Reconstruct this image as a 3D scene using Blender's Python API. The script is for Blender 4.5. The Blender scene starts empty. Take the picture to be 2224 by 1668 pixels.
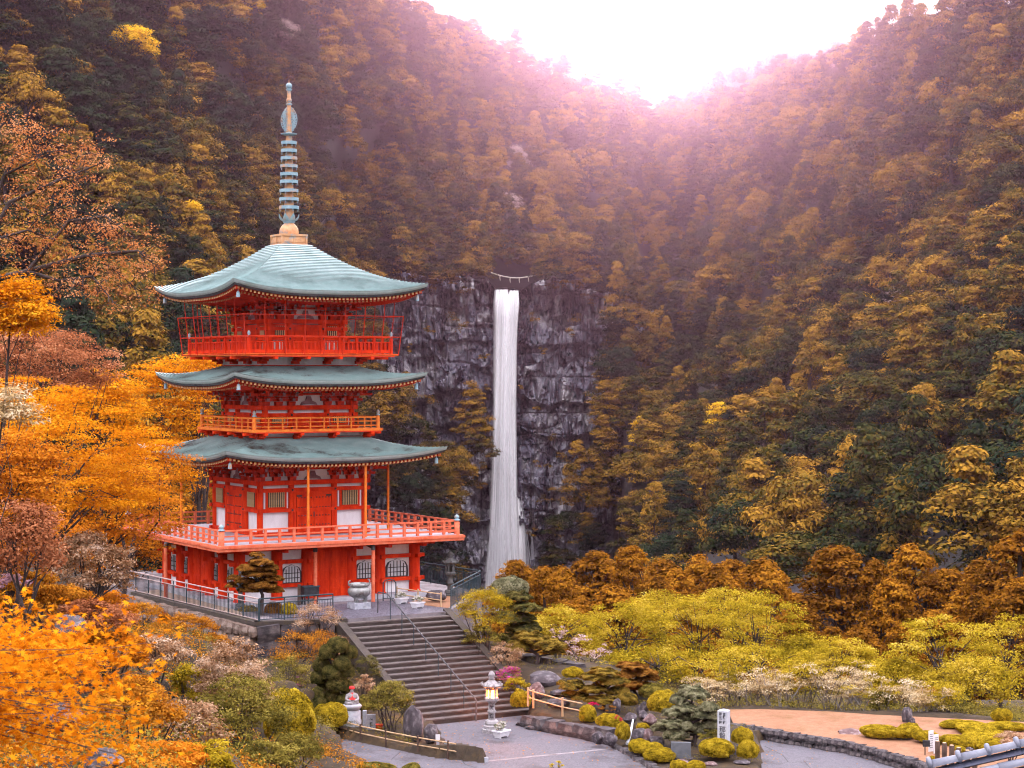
import bpy, bmesh, math, random
import numpy as np
from mathutils import Vector, Matrix, Euler, noise as mnoise

# ------------------------------------------------------------------ camera, sky, sun, exposure
F, W, H = 4224.0, 2224.0, 1668.0       # focal length and frame in photograph pixels
VH, EYE = 809.6, 10.1                  # horizon row, eye height above the pagoda terrace
scene = bpy.context.scene
COL = scene.collection
cam = bpy.data.cameras.new('camera')
cam.sensor_width = 36; cam.lens = 36*F/W; cam.shift_y = -(H/2-VH)/W
cam.clip_start = .5; cam.clip_end = 9000
cam.dof.use_dof = True; cam.dof.focus_distance = 82; cam.dof.aperture_fstop = 13
camo = bpy.data.objects.new('camera', cam); COL.objects.link(camo)
camo.location = (0, 0, EYE); camo.rotation_euler = (math.pi/2, 0, 0)
scene.camera = camo

SUN_EL, SUN_AZ = math.radians(10.2), math.radians(4.1)     # seen above the saddle between the hills
world = bpy.data.worlds.new('World'); scene.world = world; world.use_nodes = True
wn, wl = world.node_tree.nodes, world.node_tree.links
sky = wn.new('ShaderNodeTexSky'); sky.sky_type = 'NISHITA'; sky.sun_disc = False
sky.sun_elevation = SUN_EL; sky.sun_rotation = SUN_AZ
sky.air_density = 1.0; sky.dust_density = 3.0; sky.ozone_density = 1.0
tc = wn.new('ShaderNodeTexCoord'); mp = wn.new('ShaderNodeMapping'); mp.inputs['Scale'].default_value = (1.5, 1.5, 5)
cn = wn.new('ShaderNodeTexNoise'); cn.inputs['Scale'].default_value = 2.2; cn.inputs['Detail'].default_value = 4
cr = wn.new('ShaderNodeValToRGB')
cr.color_ramp.elements[0].position = .35; cr.color_ramp.elements[0].color = (6.3, 5.8, 7.0, 1)
cr.color_ramp.elements[1].position = .7; cr.color_ramp.elements[1].color = (10.2, 9.9, 10.0, 1)
mx = wn.new('ShaderNodeMixRGB'); mx.inputs[0].default_value = .93       # a bright veil of cloud over the clear sky
wl.new(tc.outputs['Generated'], mp.inputs['Vector']); wl.new(mp.outputs[0], cn.inputs['Vector'])
wl.new(cn.outputs['Fac'], cr.inputs[0]); wl.new(sky.outputs[0], mx.inputs[1]); wl.new(cr.outputs[0], mx.inputs[2])
bg = wn['Background']; bg.inputs['Strength'].default_value = .11
sx = wn.new('ShaderNodeSeparateXYZ'); wl.new(tc.outputs['Generated'], sx.inputs[0])
ov = wn.new('ShaderNodeMapRange'); ov.inputs['To Min'].default_value = .15; ov.inputs['To Max'].default_value = 2.0; wl.new(sx.outputs[2], ov.inputs['Value'])   # overcast: brightest overhead
mg = wn.new('ShaderNodeMixRGB'); mg.blend_type = 'MULTIPLY'; mg.inputs[0].default_value = 1; wl.new(mx.outputs[0], mg.inputs[1]); wl.new(ov.outputs[0], mg.inputs[2])
wl.new(mg.outputs[0], bg.inputs['Color'])

sl = bpy.data.lights.new('sun', 'SUN'); sl.energy = .5; sl.angle = math.radians(10); sl.color = (1, .84, .8)
slo = bpy.data.objects.new('sun', sl); COL.objects.link(slo)
sdir = Vector((math.sin(SUN_AZ)*math.cos(SUN_EL), math.cos(SUN_AZ)*math.cos(SUN_EL), math.sin(SUN_EL)))
slo.rotation_euler = sdir.to_track_quat('Z', 'Y').to_euler(); slo.location = sdir*400
scene.view_settings.view_transform = 'Standard'; scene.view_settings.look = 'None'
scene.view_settings.gamma = 1; scene.view_settings.exposure = 1.8
scene.cycles.use_denoising = True; scene.cycles.filter_width = 1.15; scene.cycles.use_adaptive_sampling = True; scene.cycles.adaptive_threshold = .03; scene.cycles.adaptive_min_samples = 16
scene.cycles.max_bounces = 4; scene.cycles.diffuse_bounces = 2; scene.cycles.glossy_bounces = 2
scene.cycles.transmission_bounces = 2; scene.cycles.transparent_max_bounces = 8; scene.cycles.volume_bounces = 0
scene.cycles.caustics_reflective = False; scene.cycles.caustics_refractive = False
scene.cycles.sample_clamp_indirect = 4

# ------------------------------------------------------------------ helpers
def at(u, v, Y):                        # a photograph pixel at a given distance -> point in the place
    return Vector(((u-W/2)/F*Y, Y, EYE-(v-VH)/F*Y))
def onz(u, v, z):                       # a photograph pixel on a level surface -> point in the place
    Y = F*(EYE-z)/(v-VH); return Vector(((u-W/2)/F*Y, Y, z))

def tag(o, label=None, cat=None, group=None, kind=None):
    if label: o['label'] = label
    if cat: o['category'] = cat
    if group: o['group'] = group
    if kind: o['kind'] = kind
    return o
def empty(name, loc, rz=0, label=None, cat=None, group=None):
    o = bpy.data.objects.new(name, None); COL.objects.link(o); o.empty_display_size = .3
    o.location = loc; o.rotation_euler = (0, 0, rz)
    return tag(o, label, cat, group)
def obj(name, me, m, parent=None, loc=None, rot=None, scl=None, **kw):
    if isinstance(me, MB): me = me.mesh(name)
    if m is not None and not me.materials: me.materials.append(m)
    o = bpy.data.objects.new(name, me); COL.objects.link(o)
    if parent is not None: o.parent = parent
    if loc is not None: o.location = loc
    if rot is not None: o.rotation_euler = rot
    if scl is not None: o.scale = scl if hasattr(scl, '__len__') else (scl,)*3
    return tag(o, **kw)

class MB:                               # collects shapes, becomes ONE mesh
    def __init__(s): s.v = []; s.f = []; s.sm = []
    def add(s, vs, fs, smooth=False):
        n = len(s.v); s.v += [tuple(p) for p in vs]; s.f += [tuple(i+n for i in f) for f in fs]; s.sm += [smooth]*len(fs)
        return s
    def box(s, c, d, rz=0, M=None, taper=1.0):
        x, y, z = d[0]/2, d[1]/2, d[2]/2; ca, sa = math.cos(rz), math.sin(rz); vs = []
        for k in (-1, 1):
            t = 1 if k < 0 else taper
            for i, j in ((-1, -1), (1, -1), (1, 1), (-1, 1)):
                p = Vector((i*x*t, j*y*t, k*z))
                if M is not None: p = M @ p
                vs.append((c[0]+p.x*ca-p.y*sa, c[1]+p.x*sa+p.y*ca, c[2]+p.z))
        return s.add(vs, [(3, 2, 1, 0), (4, 5, 6, 7), (0, 1, 5, 4), (1, 2, 6, 5), (2, 3, 7, 6), (3, 0, 4, 7)])
    def tube(s, pts, r, n=6, cap=True):
        pts = [Vector(p) for p in pts]; rs = r if hasattr(r, '__len__') else [r]*len(pts); vs = []; fs = []
        ref = Vector((0.13, 0.97, .2))
        for i, p in enumerate(pts):
            t = (pts[min(i+1, len(pts)-1)]-pts[max(i-1, 0)]).normalized()
            if abs(t.dot(ref)) > .95: ref = Vector((.97, .1, .2))
            a = t.cross(ref).normalized(); b = t.cross(a)
            for k in range(n):
                th = 2*math.pi*k/n; vs.append(p+rs[i]*(math.cos(th)*a+math.sin(th)*b))
        for i in range(len(pts)-1):
            for k in range(n): fs.append((i*n+k, i*n+(k+1) % n, (i+1)*n+(k+1) % n, (i+1)*n+k))
        s.add(vs, fs, n > 5)
        if cap:
            s.add(vs[:n], [tuple(range(n))]); s.add(vs[-n:], [tuple(range(n-1, -1, -1))])
        return s
    def lathe(s, prof, n=16, c=(0, 0, 0), smooth=True, sx=1, sy=1):
        vs = []; fs = []
        for r, z in prof:
            for k in range(n):
                th = 2*math.pi*(k+.5)/n; vs.append((c[0]+r*math.cos(th)*sx, c[1]+r*math.sin(th)*sy, c[2]+z))
        m = len(prof)
        for i in range(m-1):
            for k in range(n): fs.append((i*n+k, i*n+(k+1) % n, (i+1)*n+(k+1) % n, (i+1)*n+k))
        s.add(vs, fs, smooth)
        s.add(vs[:n], [tuple(range(n-1, -1, -1))]); s.add(vs[-n:], [tuple(range(n))])
        return s
    def prism(s, poly, z0, z1):
        n = len(poly); vs = [(p[0], p[1], z0) for p in poly]+[(p[0], p[1], z1) for p in poly]
        fs = [tuple(range(n-1, -1, -1)), tuple(range(n, 2*n))]+[(i, (i+1) % n, n+(i+1) % n, n+i) for i in range(n)]
        return s.add(vs, fs)
    def grid(s, P, smooth=True):
        P = np.asarray(P, float); m, n = P.shape[:2]
        fs = [(i*n+j, i*n+j+1, (i+1)*n+j+1, (i+1)*n+j) for i in range(m-1) for j in range(n-1)]
        return s.add(P.reshape(-1, 3).tolist(), fs, smooth)
    def mesh(s, name):
        me = bpy.data.meshes.new(name); me.from_pydata(s.v, [], s.f)
        me.polygons.foreach_set('use_smooth', s.sm); me.update(); return me

def quad_mesh(name, Q, rnd=None, k=4):   # (n,k,3) array of loose faces -> mesh, with a random value per face
    n = len(Q); me = bpy.data.meshes.new(name)
    me.vertices.add(n*k); me.loops.add(n*k); me.polygons.add(n)
    me.vertices.foreach_set('co', Q.reshape(-1).astype(np.float32))
    me.loops.foreach_set('vertex_index', np.arange(n*k, dtype=np.int32))
    me.polygons.foreach_set('loop_start', np.arange(0, n*k, k, dtype=np.int32))
    me.update(calc_edges=True)
    if rnd is not None:
        a = me.attributes.new('rnd', 'FLOAT', 'FACE'); a.data.foreach_set('value', rnd.astype(np.float32))
    return me
def grid_mesh(name, P, smooth=True):     # (m,n,3) array -> sheet
    m, n = P.shape[:2]; me = bpy.data.meshes.new(name)
    i, j = np.meshgrid(np.arange(m-1), np.arange(n-1), indexing='ij'); b = (i*n+j).reshape(-1)
    q = np.stack([b, b+1, b+n+1, b+n], 1).astype(np.int32)
    me.vertices.add(m*n); me.loops.add(q.size); me.polygons.add(len(q))
    me.vertices.foreach_set('co', P.reshape(-1).astype(np.float32)); me.loops.foreach_set('vertex_index', q.reshape(-1))
    me.polygons.foreach_set('loop_start', np.arange(0, q.size, 4, dtype=np.int32))
    me.polygons.foreach_set('use_smooth', np.full(len(q), smooth)); me.update(calc_edges=True); return me

# ------------------------------------------------------------------ materials
def nodes(name):
    m = bpy.data.materials.new(name); m.use_nodes = True; t = m.node_tree; return m, t.nodes, t.links, t.nodes['Principled BSDF']
def mat(name, c1, c2=None, scale=4., rough=.75, bump=0., bscale=None, metal=0., stretch=(1, 1, 1), c3=None, s3=1., lo=.35, hi=.65, spec=.35):
    m, n, l, p = nodes(name)
    p.inputs['Roughness'].default_value = rough; p.inputs['Metallic'].default_value = metal
    p.inputs['Specular IOR Level'].default_value = spec
    p.inputs['Base Color'].default_value = (*c1, 1)
    t = n.new('ShaderNodeTexCoord'); mp = n.new('ShaderNodeMapping'); mp.inputs['Scale'].default_value = stretch
    l.new(t.outputs['Object'], mp.inputs['Vector'])
    if c2 is not None:
        a = n.new('ShaderNodeTexNoise'); a.inputs['Scale'].default_value = scale; a.inputs['Detail'].default_value = 5; a.inputs['Roughness'].default_value = .65
        l.new(mp.outputs[0], a.inputs['Vector'])
        r = n.new('ShaderNodeValToRGB'); r.color_ramp.elements[0].position = lo; r.color_ramp.elements[1].position = hi
        r.color_ramp.elements[0].color = (*c1, 1); r.color_ramp.elements[1].color = (*c2, 1)
        l.new(a.outputs['Fac'], r.inputs[0]); out = r.outputs[0]
        if c3 is not None:
            b = n.new('ShaderNodeTexNoise'); b.inputs['Scale'].default_value = s3; b.inputs['Detail'].default_value = 6; b.inputs['Roughness'].default_value = .7
            l.new(mp.outputs[0], b.inputs['Vector'])
            rr = n.new('ShaderNodeValToRGB'); rr.color_ramp.elements[0].position = .52; rr.color_ramp.elements[1].position = .66
            l.new(b.outputs['Fac'], rr.inputs[0])
            k = n.new('ShaderNodeMixRGB'); l.new(rr.outputs[0], k.inputs[0]); l.new(out, k.inputs[1]); k.inputs[2].default_value = (*c3, 1); out = k.outputs[0]
        l.new(out, p.inputs['Base Color'])
    if bump:
        b = n.new('ShaderNodeTexNoise'); b.inputs['Scale'].default_value = bscale or scale*4; b.inputs['Detail'].default_value = 5
        l.new(mp.outputs[0], b.inputs['Vector'])
        u = n.new('ShaderNodeBump'); u.inputs['Strength'].default_value = bump; u.inputs['Distance'].default_value = .05
        l.new(b.outputs['Fac'], u.inputs['Height']); l.new(u.outputs[0], p.inputs['Normal'])
    return m
def leafmat(name, cols, trans=.3, nscale=.6, objvar=0., gloss=.0):
    """foliage: colour differs from leaf to leaf, from spray to spray and (objvar) from tree to tree"""
    m = bpy.data.materials.new(name); m.use_nodes = True; n, l = m.node_tree.nodes, m.node_tree.links
    n.remove(n['Principled BSDF']); out = n['Material Output']
    a = n.new('ShaderNodeAttribute'); a.attribute_name = 'rnd'
    t = n.new('ShaderNodeTexCoord'); z = n.new('ShaderNodeTexNoise'); z.inputs['Scale'].default_value = nscale; z.inputs['Detail'].default_value = 2
    l.new(t.outputs['Object'], z.inputs['Vector'])
    oi = n.new('ShaderNodeObjectInfo')
    def math_(op, x, y):
        k = n.new('ShaderNodeMath'); k.operation = op
        for i, q in enumerate((x, y)):
            if isinstance(q, (int, float)): k.inputs[i].default_value = q
            else: l.new(q, k.inputs[i])
        return k.outputs[0]
    zz = math_('MULTIPLY', math_('SUBTRACT', z.outputs['Fac'], .5), 1.5)
    f = math_('ADD', math_('MULTIPLY', a.outputs['Fac'], .6), math_('ADD', zz, .2))
    f = math_('ADD', f, math_('MULTIPLY', math_('SUBTRACT', oi.outputs['Random'], .5), objvar))
    r = n.new('ShaderNodeValToRGB'); e = r.color_ramp.elements
    for i, c in enumerate(cols):
        x = i/(len(cols)-1)
        q = e[i] if i < 1 else (e[-1] if i == len(cols)-1 else e.new(x))
        q.position = x; q.color = (*c, 1)
    l.new(f, r.inputs[0])
    d = n.new('ShaderNodeBsdfDiffuse'); l.new(r.outputs[0], d.inputs['Color'])
    tr = n.new('ShaderNodeBsdfTranslucent'); l.new(r.outputs[0], tr.inputs['Color'])
    k = n.new('ShaderNodeMixShader'); k.inputs[0].default_value = trans
    l.new(d.outputs[0], k.inputs[1]); l.new(tr.outputs[0], k.inputs[2]); res = k.outputs[0]
    if gloss:
        g = n.new('ShaderNodeBsdfGlossy'); g.inputs['Roughness'].default_value = .38; k2 = n.new('ShaderNodeMixShader'); k2.inputs[0].default_value = gloss
        l.new(res, k2.inputs[1]); l.new(g.outputs[0], k2.inputs[2]); res = k2.outputs[0]
    l.new(res, out.inputs['Surface']); return m

# ------------------------------------------------------------------ foliage shapes
def unit(a): return a/np.maximum(np.linalg.norm(a, axis=-1, keepdims=True), 1e-9)
def leaf_quads(rng, C, N, size, aspect=.55, var=.5):
    n = len(C); t = unit(np.cross(N, rng.normal(size=(n, 3)))); b = np.cross(N, t)
    L = (size*(1-var/2+var*rng.random(n)))[:, None]; w = L*aspect
    return np.stack([C-t*L/2, C+b*w/2-t*L*.05, C+t*L/2, C-b*w/2-t*L*.05], 1)
def clump_leaves(rng, cen, rad, k, size, up=.35, jit=.6, lower=.2, aspect=.55, fill=.3):
    """k leaves over each of the flattened clumps (cen (m,3), rad (m,3))"""
    m = len(cen); d = unit(rng.normal(size=(m, k, 3)))
    flip = (d[..., 2] < 0) & (rng.random((m, k)) > lower); d[..., 2] = np.where(flip, -d[..., 2], d[..., 2])
    rr = 1-fill*rng.random((m, k, 1))**1.5+.12*rng.normal(size=(m, k, 1))
    C = cen[:, None]+d*rad[:, None]*rr
    N = unit(d/rad[:, None]*rad.mean(1)[:, None, None]+np.array([0, 0, up])+jit*rng.normal(size=(m, k, 3))*.6)
    cl = np.repeat(rng.random(m)[:, None], k, 1)
    r = np.clip(.55*rng.random((m, k))+.45*cl, 0, 1)
    return leaf_quads(rng, C.reshape(-1, 3), N.reshape(-1, 3), size, aspect), r.reshape(-1)
def shell_clumps(rng, m, R, c, low=-.25, inner=.45):
    d = unit(rng.normal(size=(m*3, 3))); d = d[d[:, 2] > low][:m]
    return np.asarray(c)+d*np.asarray(R)*(inner+(1-inner)*rng.random((len(d), 1))**.5)
def limbs(mb, rng, base, top, ends, r, n=5):
    """a trunk from base to top and a bent limb from it to each end point"""
    b, t = Vector(base), Vector(top); mid = b.lerp(t, .5)+Vector(rng.normal(size=3))*r*1.2
    pts = [b-Vector((0, 0, .6)), b, mid, t]
    mb.tube(pts, [r*1.35, r*1.1, r*.8, r*.4], max(n, 7))
    for e in ends:
        e = Vector(e); f = float(np.clip(rng.uniform(.3, .95), 0, 1)); s = (b.lerp(mid, f*2) if f < .5 else mid.lerp(t, f*2-1))
        m1 = s.lerp(e, .5)+Vector((0, 0, (e-s).length*.1))+Vector(rng.normal(size=3))*(e-s).length*.08
        rr = r*.42*(1.1-f*.5); mb.tube([s, m1, e], [rr, rr*.6, rr*.2], n, cap=False)
def vnoise(x, y, z=0.): return mnoise.noise(Vector((x, y, z)))
_ng = np.random.default_rng(5).random((64, 64))
def fnoise(x, y):                        # smooth value noise for arrays, -1..1
    x = np.asarray(x, float); y = np.asarray(y, float); xi = np.floor(x).astype(int); yi = np.floor(y).astype(int)
    fx = x-xi; fy = y-yi; fx = fx*fx*(3-2*fx); fy = fy*fy*(3-2*fy); g = lambda a, b: _ng[a % 64, b % 64]
    return 2*((g(xi, yi)*(1-fx)+g(xi+1, yi)*fx)*(1-fy)+(g(xi, yi+1)*(1-fx)+g(xi+1, yi+1)*fx)*fy)-1
def inpoly(x, y, P):
    x = np.asarray(x, float); c = np.zeros(x.shape, bool); n = len(P)
    for i in range(n):
        (x1, y1), (x2, y2) = P[i], P[(i+1) % n]
        if y1 != y2: c ^= ((y1 > y) != (y2 > y)) & (x < (x2-x1)*(y-y1)/(y2-y1)+x1)
    return c
def rock_mesh(name, seed, sub=3, cut=.25, m=None):
    bm = bmesh.new(); bmesh.ops.create_icosphere(bm, subdivisions=sub, radius=1); rg = random.Random(seed)
    pl = [(Vector([rg.gauss(0, 1) for _ in range(3)]).normalized(), rg.uniform(.62, .92)) for _ in range(9)]
    for v in bm.verts:
        for nrm, dd in pl:
            q = v.co.dot(nrm)
            if q > dd: v.co -= nrm*(q-dd)*(1-cut*.3)
        v.co *= 1+.13*mnoise.noise(v.co*1.7+Vector((seed*3.1, 0, 0)))+.05*mnoise.noise(v.co*5+Vector((seed, 0, 0)))
    me = bpy.data.meshes.new(name); bm.to_mesh(me); bm.free()
    if m: me.materials.append(m)
    return me

# ------------------------------------------------------------------ far hills, cliff, waterfall, forest
rng = np.random.default_rng(11)
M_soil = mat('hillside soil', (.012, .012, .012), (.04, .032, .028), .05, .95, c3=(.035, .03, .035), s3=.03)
M_rock = bpy.data.materials.new('cliff rock')
def make_cliff_material(m):
    m.use_nodes = True; n, l = m.node_tree.nodes, m.node_tree.links; p = n['Principled BSDF']; p.inputs['Roughness'].default_value = .85
    t = n.new('ShaderNodeTexCoord')
    def nz(sc, st, det=6, ro=.65):
        k = n.new('ShaderNodeMapping'); k.inputs['Scale'].default_value = st; l.new(t.outputs['Object'], k.inputs['Vector'])
        a = n.new('ShaderNodeTexNoise'); a.inputs['Scale'].default_value = sc; a.inputs['Detail'].default_value = det; a.inputs['Roughness'].default_value = ro
        l.new(k.outputs[0], a.inputs['Vector']); return a.outputs['Fac']
    def ramp(f, els):
        r = n.new('ShaderNodeValToRGB'); e = r.color_ramp.elements
        for i, (x, c) in enumerate(els):
            q = e[i] if i < 2 else e.new(x); q.position = x; q.color = (*c, 1)
        l.new(f, r.inputs[0]); return r.outputs[0]
    def mixc(f, a, b, mode='MIX'):
        k = n.new('ShaderNodeMixRGB'); k.blend_type = mode
        for i, q in enumerate((f, a, b)):
            if isinstance(q, float): k.inputs[i].default_value = q
            elif isinstance(q, tuple): k.inputs[i].default_value = (*q, 1)
            else: l.new(q, k.inputs[i])
        return k.outputs[0]
    base = ramp(nz(.03, (1, 1, 1.2)), [(.32, (.1, .1, .15)), (.68, (.4, .39, .44)), (.5, (.22, .215, .27))])
    light = ramp(nz(.045, (1.2, 1, .8), 8, .72), [(.48, (0, 0, 0)), (.6, (1, 1, 1))])
    c = mixc(light, base, (.68, .65, .66))
    streak = ramp(nz(.12, (1, 1, .09), 5, .6), [(.5, (0, 0, 0)), (.64, (1, 1, 1))])
    c = mixc(streak, c, (.06, .05, .085))
    streak2 = ramp(nz(.15, (1, 1, .06), 5, .6), [(.6, (0, 0, 0)), (.7, (1, 1, 1))])
    c = mixc(streak2, c, (.5, .48, .55))
    moss = ramp(nz(.05, (1, 1, .6), 8, .75), [(.59, (0, 0, 0)), (.68, (.8, .8, .8))])
    c = mixc(moss, c, (.14, .07, .02))
    l.new(c, p.inputs['Base Color'])
    v = n.new('ShaderNodeTexVoronoi'); v.feature = 'DISTANCE_TO_EDGE'; v.inputs['Scale'].default_value = .16; v.inputs['Randomness'].default_value = 1
    k = n.new('ShaderNodeMapping'); k.inputs['Scale'].default_value = (1, 1, .55); l.new(t.outputs['Object'], k.inputs['Vector']); l.new(k.outputs[0], v.inputs['Vector'])
    b1 = n.new('ShaderNodeBump'); b1.inputs['Distance'].default_value = 1.2; b1.inputs['Strength'].default_value = .8
    l.new(ramp(v.outputs['Distance'], [(0, (0, 0, 0)), (.12, (1, 1, 1))]), b1.inputs['Height'])
    b2 = n.new('ShaderNodeBump'); b2.inputs['Distance'].default_value = 2.; b2.inputs['Strength'].default_value = .8
    l.new(nz(.25, (1, 1, .7), 8, .7), b2.inputs['Height']); l.new(b1.outputs[0], b2.inputs['Normal']); l.new(b2.outputs[0], p.inputs['Normal'])
make_cliff_material(M_rock)

RIDGE_U = [-900, 0, 400, 700, 850, 900, 950, 1015, 1085, 1166, 1262, 1357, 1420, 1470, 1540, 1610, 1660, 1710, 1780, 1850, 1920, 2000, 2070, 2130, 2224, 3100]
RIDGE_V = [-420, -330, -200, -75, 2, 28, 58, 84, 114, 155, 178, 208, 238, 246, 222, 200, 178, 170, 158, 130, 105, 80, 62, 30, 5, -250]
RIDGE_D = [600, 640, 700, 830, 900, 930, 960, 1000, 1040, 1080, 1120, 1160, 1190, 1180, 1130, 1060, 1000, 950, 890, 840, 790, 740, 700, 670, 640, 520]
BASE_U = [-900, 0, 450, 700, 790, 1000, 1270, 1340, 1420, 1700, 2224, 3100]
BASE_D = [190, 210, 280, 480, 740, 800, 800, 660, 450, 330, 260, 220]
VB = 1340.
def hill_point(u, v):
    u = np.asarray(u, float); v = np.asarray(v, float)
    vr = np.interp(u, RIDGE_U, RIDGE_V); dr = np.interp(u, RIDGE_U, RIDGE_D); db = np.interp(u, BASE_U, BASE_D)
    # around the falls the ground stands up as a cliff from its foot to row 610
    c = np.clip(1-np.abs((u-1075)/330)**3, 0, 1)
    t = np.clip((VB-v)/(VB-vr), 0, 1)
    tc = np.clip((610-v)/np.maximum(610-vr, 1), 0, 1)
    D = (1-c)*(db+(dr-db)*t**.92)+c*(db+22+(dr-db-22)*tc**.8)
    D = D*(1+.035*fnoise(u/170, v/130+7)*np.minimum(t*3, 1)*(1-c*.8)+.02*fnoise(u/70+9, v/55)*(1-c*.9))
    D = np.where((np.abs(u-1065) < 285) & (v > 575), np.maximum(D, 850), D)
    return np.stack([(u-W/2)/F*D, D, EYE-(v-VH)/F*D], -1)
us = np.linspace(-900, 3100, 201); rows = []
for t in np.linspace(0, 1, 90):
    vr = np.interp(us, RIDGE_U, RIDGE_V); rows.append(hill_point(us, VB+(vr-VB)*t))
foot = rows[0].copy(); foot[:, 2] = -130; foot[:, 1] -= 20; rows.insert(0, foot)
for dz, dy in ((-25, 60), (-90, 190), (-330, 520)):
    b = rows[-1].copy() if dz == -25 else top.copy()
    if dz == -25: top = b.copy()
    b = top.copy(); b[:, 2] += dz; b[:, 1] += dy; b[:, 0] *= 1+dy/1000; rows.append(b)
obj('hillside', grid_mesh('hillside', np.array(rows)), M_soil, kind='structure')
gp = np.array([[(x, y, -128.) for x in np.linspace(-3800, 3800, 9)] for y in np.linspace(-600, 5200, 9)])
obj('ground', grid_mesh('ground', gp), M_soil, kind='structure')

# the rock wall behind the falls, in steps and blocks
CLIFF = [(770, 610), (900, 588), (1060, 612), (1165, 612), (1240, 598), (1335, 650), (1340, 780), (1300, 880), (1275, 1000), (1245, 1100), (1255, 1250), (1005, 1260), (1005, 1080), (985, 985), (930, 950), (880, 860), (780, 850)]
cu = np.linspace(700, 1420, 330); cv = np.linspace(585, 1345, 350); UU, VV = np.meshgrid(cu, cv)
Dc = 806-(VV-600)*.016
def blocks(a, b, amp):
    wx = a+.35*fnoise(a*2.3, b*2.1); wy = b+.35*fnoise(a*1.9+5, b*2.7); i = np.floor(wx).astype(int); j = np.floor(wy).astype(int)
    return amp*(_ng[(i*7+j*13) % 64, (j*5+i*3) % 64]-.5)
Dc += blocks(UU/64, VV/88, 9)+blocks(UU/27+3, VV/45, 5)+blocks(UU/11+8, VV/17+2, 2.2)
led = VV+22*fnoise(UU/110, VV/300)+10*fnoise(UU/35, 3+VV/90)     # overhanging ledges
for lv, dep in ((742, 7), (862, 11), (935, 8), (1060, 6), (1150, 5)):
    s = np.clip((led-lv)/10, 0, 1); Dc += np.where((UU < 1062) | (UU > 1132), dep, dep*.3)*np.where(led > lv, np.exp(-(led-lv)/60), 0)*s
Dc += 2.5*fnoise(UU/9, VV/26)+1.2*fnoise(UU/4, VV/9)+6*fnoise(UU/140+2, VV/170)
Dc += 5*(1-np.abs(fnoise(UU/17+4, VV/150)))**9+3*(1-np.abs(fnoise(UU/8+1, VV/70+3)))**10+4*(1-np.abs(fnoise(UU/90+2, VV/26+6)))**12
Dc += 9*np.exp(-((UU-1098)/26)**2)*(VV > 622)                       # the groove the water runs in
Dc += np.clip((np.abs(UU-1060)-255)/110, 0, 1)**2*60                  # the ends run back into the slope
top = np.interp(UU, [700, 900, 1060, 1075, 1130, 1165, 1240, 1335, 1420], [600, 592, 606, 626, 628, 612, 596, 640, 650])
VT = np.maximum(VV, top+4*fnoise(UU/12, UU/31))
P = np.stack([(UU-W/2)/F*Dc, Dc, EYE-(VT-VH)/F*Dc], -1)
back = P[0].copy(); back[:, 1] += 60; P = np.concatenate([back[None], P], 0)
obj('cliff', grid_mesh('cliff', P[::-1], False), M_rock, kind='structure')

# falling water: overlapping curtains of strands
def water_material(name, c, dens, seed):
    m = bpy.data.materials.new(name); m.use_nodes = True; n, l = m.node_tree.nodes, m.node_tree.links; p = n['Principled BSDF']
    p.inputs['Base Color'].default_value = (*c, 1); p.inputs['Roughness'].default_value = .5
    t = n.new('ShaderNodeUVMap'); t.uv_map = 'UVMap'
    k = n.new('ShaderNodeMapping'); k.inputs['Scale'].default_value = (9, .55, 1); k.inputs['Location'].default_value = (seed, seed*.7, 0); l.new(t.outputs[0], k.inputs['Vector'])
    z = n.new('ShaderNodeTexNoise'); z.inputs['Scale'].default_value = 1.6; z.inputs['Detail'].default_value = 5; z.inputs['Roughness'].default_value = .55; l.new(k.outputs[0], z.inputs['Vector'])
    sp = n.new('ShaderNodeSeparateXYZ'); l.new(t.outputs[0], sp.inputs[0])
    def M(op, a, b):
        q = n.new('ShaderNodeMath'); q.operation = op
        for i, x in enumerate((a, b)):
            if isinstance(x, (int, float)): q.inputs[i].default_value = x
            else: l.new(x, q.inputs[i])
        return q.outputs[0]
    e = M('SUBTRACT', .5, M('ABSOLUTE', M('SUBTRACT', sp.outputs[0], .5), 0))      # 0 at the rim, .5 in the middle
    f = M('ADD', M('MULTIPLY', M('MINIMUM', e, .25), 7.), M('ADD', M('MULTIPLY', z.outputs['Fac'], 2.4), dens-2.75))
    cl = n.new('ShaderNodeClamp'); l.new(f, cl.inputs[0])
    l.new(cl.outputs[0], p.inputs['Alpha']); return m
def curtain(rows, d, mt, parent, n=15):
    P = []; uv = []
    for (v, u0, u1, dd) in rows:
        for k in range(n):
            s = k/(n-1); P.append(at(u0+(u1-u0)*s, v, d+dd-1.4*math.sin(math.pi*s)+.5*math.sin(s*23+v*.002)))
    me = bpy.data.meshes.new('curtain'); m = len(rows)
    me.from_pydata(P, [], [(i*n+j, i*n+j+1, (i+1)*n+j+1, (i+1)*n+j) for i in range(m-1) for j in range(n-1)])
    L = me.uv_layers.new(name='UVMap')
    for lp in me.loops:
        i, j = divmod(lp.vertex_index, n); L.data[lp.index].uv = (j/(n-1), -P[lp.vertex_index][2]/60)
    me.polygons.foreach_set('use_smooth', [True]*len(me.polygons))
    return obj('water_curtain', me, mt, parent)
fall = empty('waterfall', at(1090, 1290, 790), 0, 'tall white waterfall dropping down the grey cliff', 'waterfall')
fi = fall.matrix_basis.inverted()
W1 = water_material('falling water', (1, 1, 1), 1.6, 0); W2 = water_material('falling water streaks', (1, 1, 1), .85, 4.3); W3 = water_material('water spray', (.93, .94, .97), .12, 8.1)
def lerp_rows(keys, k=26):
    ks = np.array(keys, float); vs = np.linspace(ks[0, 0], ks[-1, 0], k); return [(v, *[float(np.interp(v, ks[:, 0], ks[:, i])) for i in (1, 2, 3)]) for v in vs]
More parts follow.
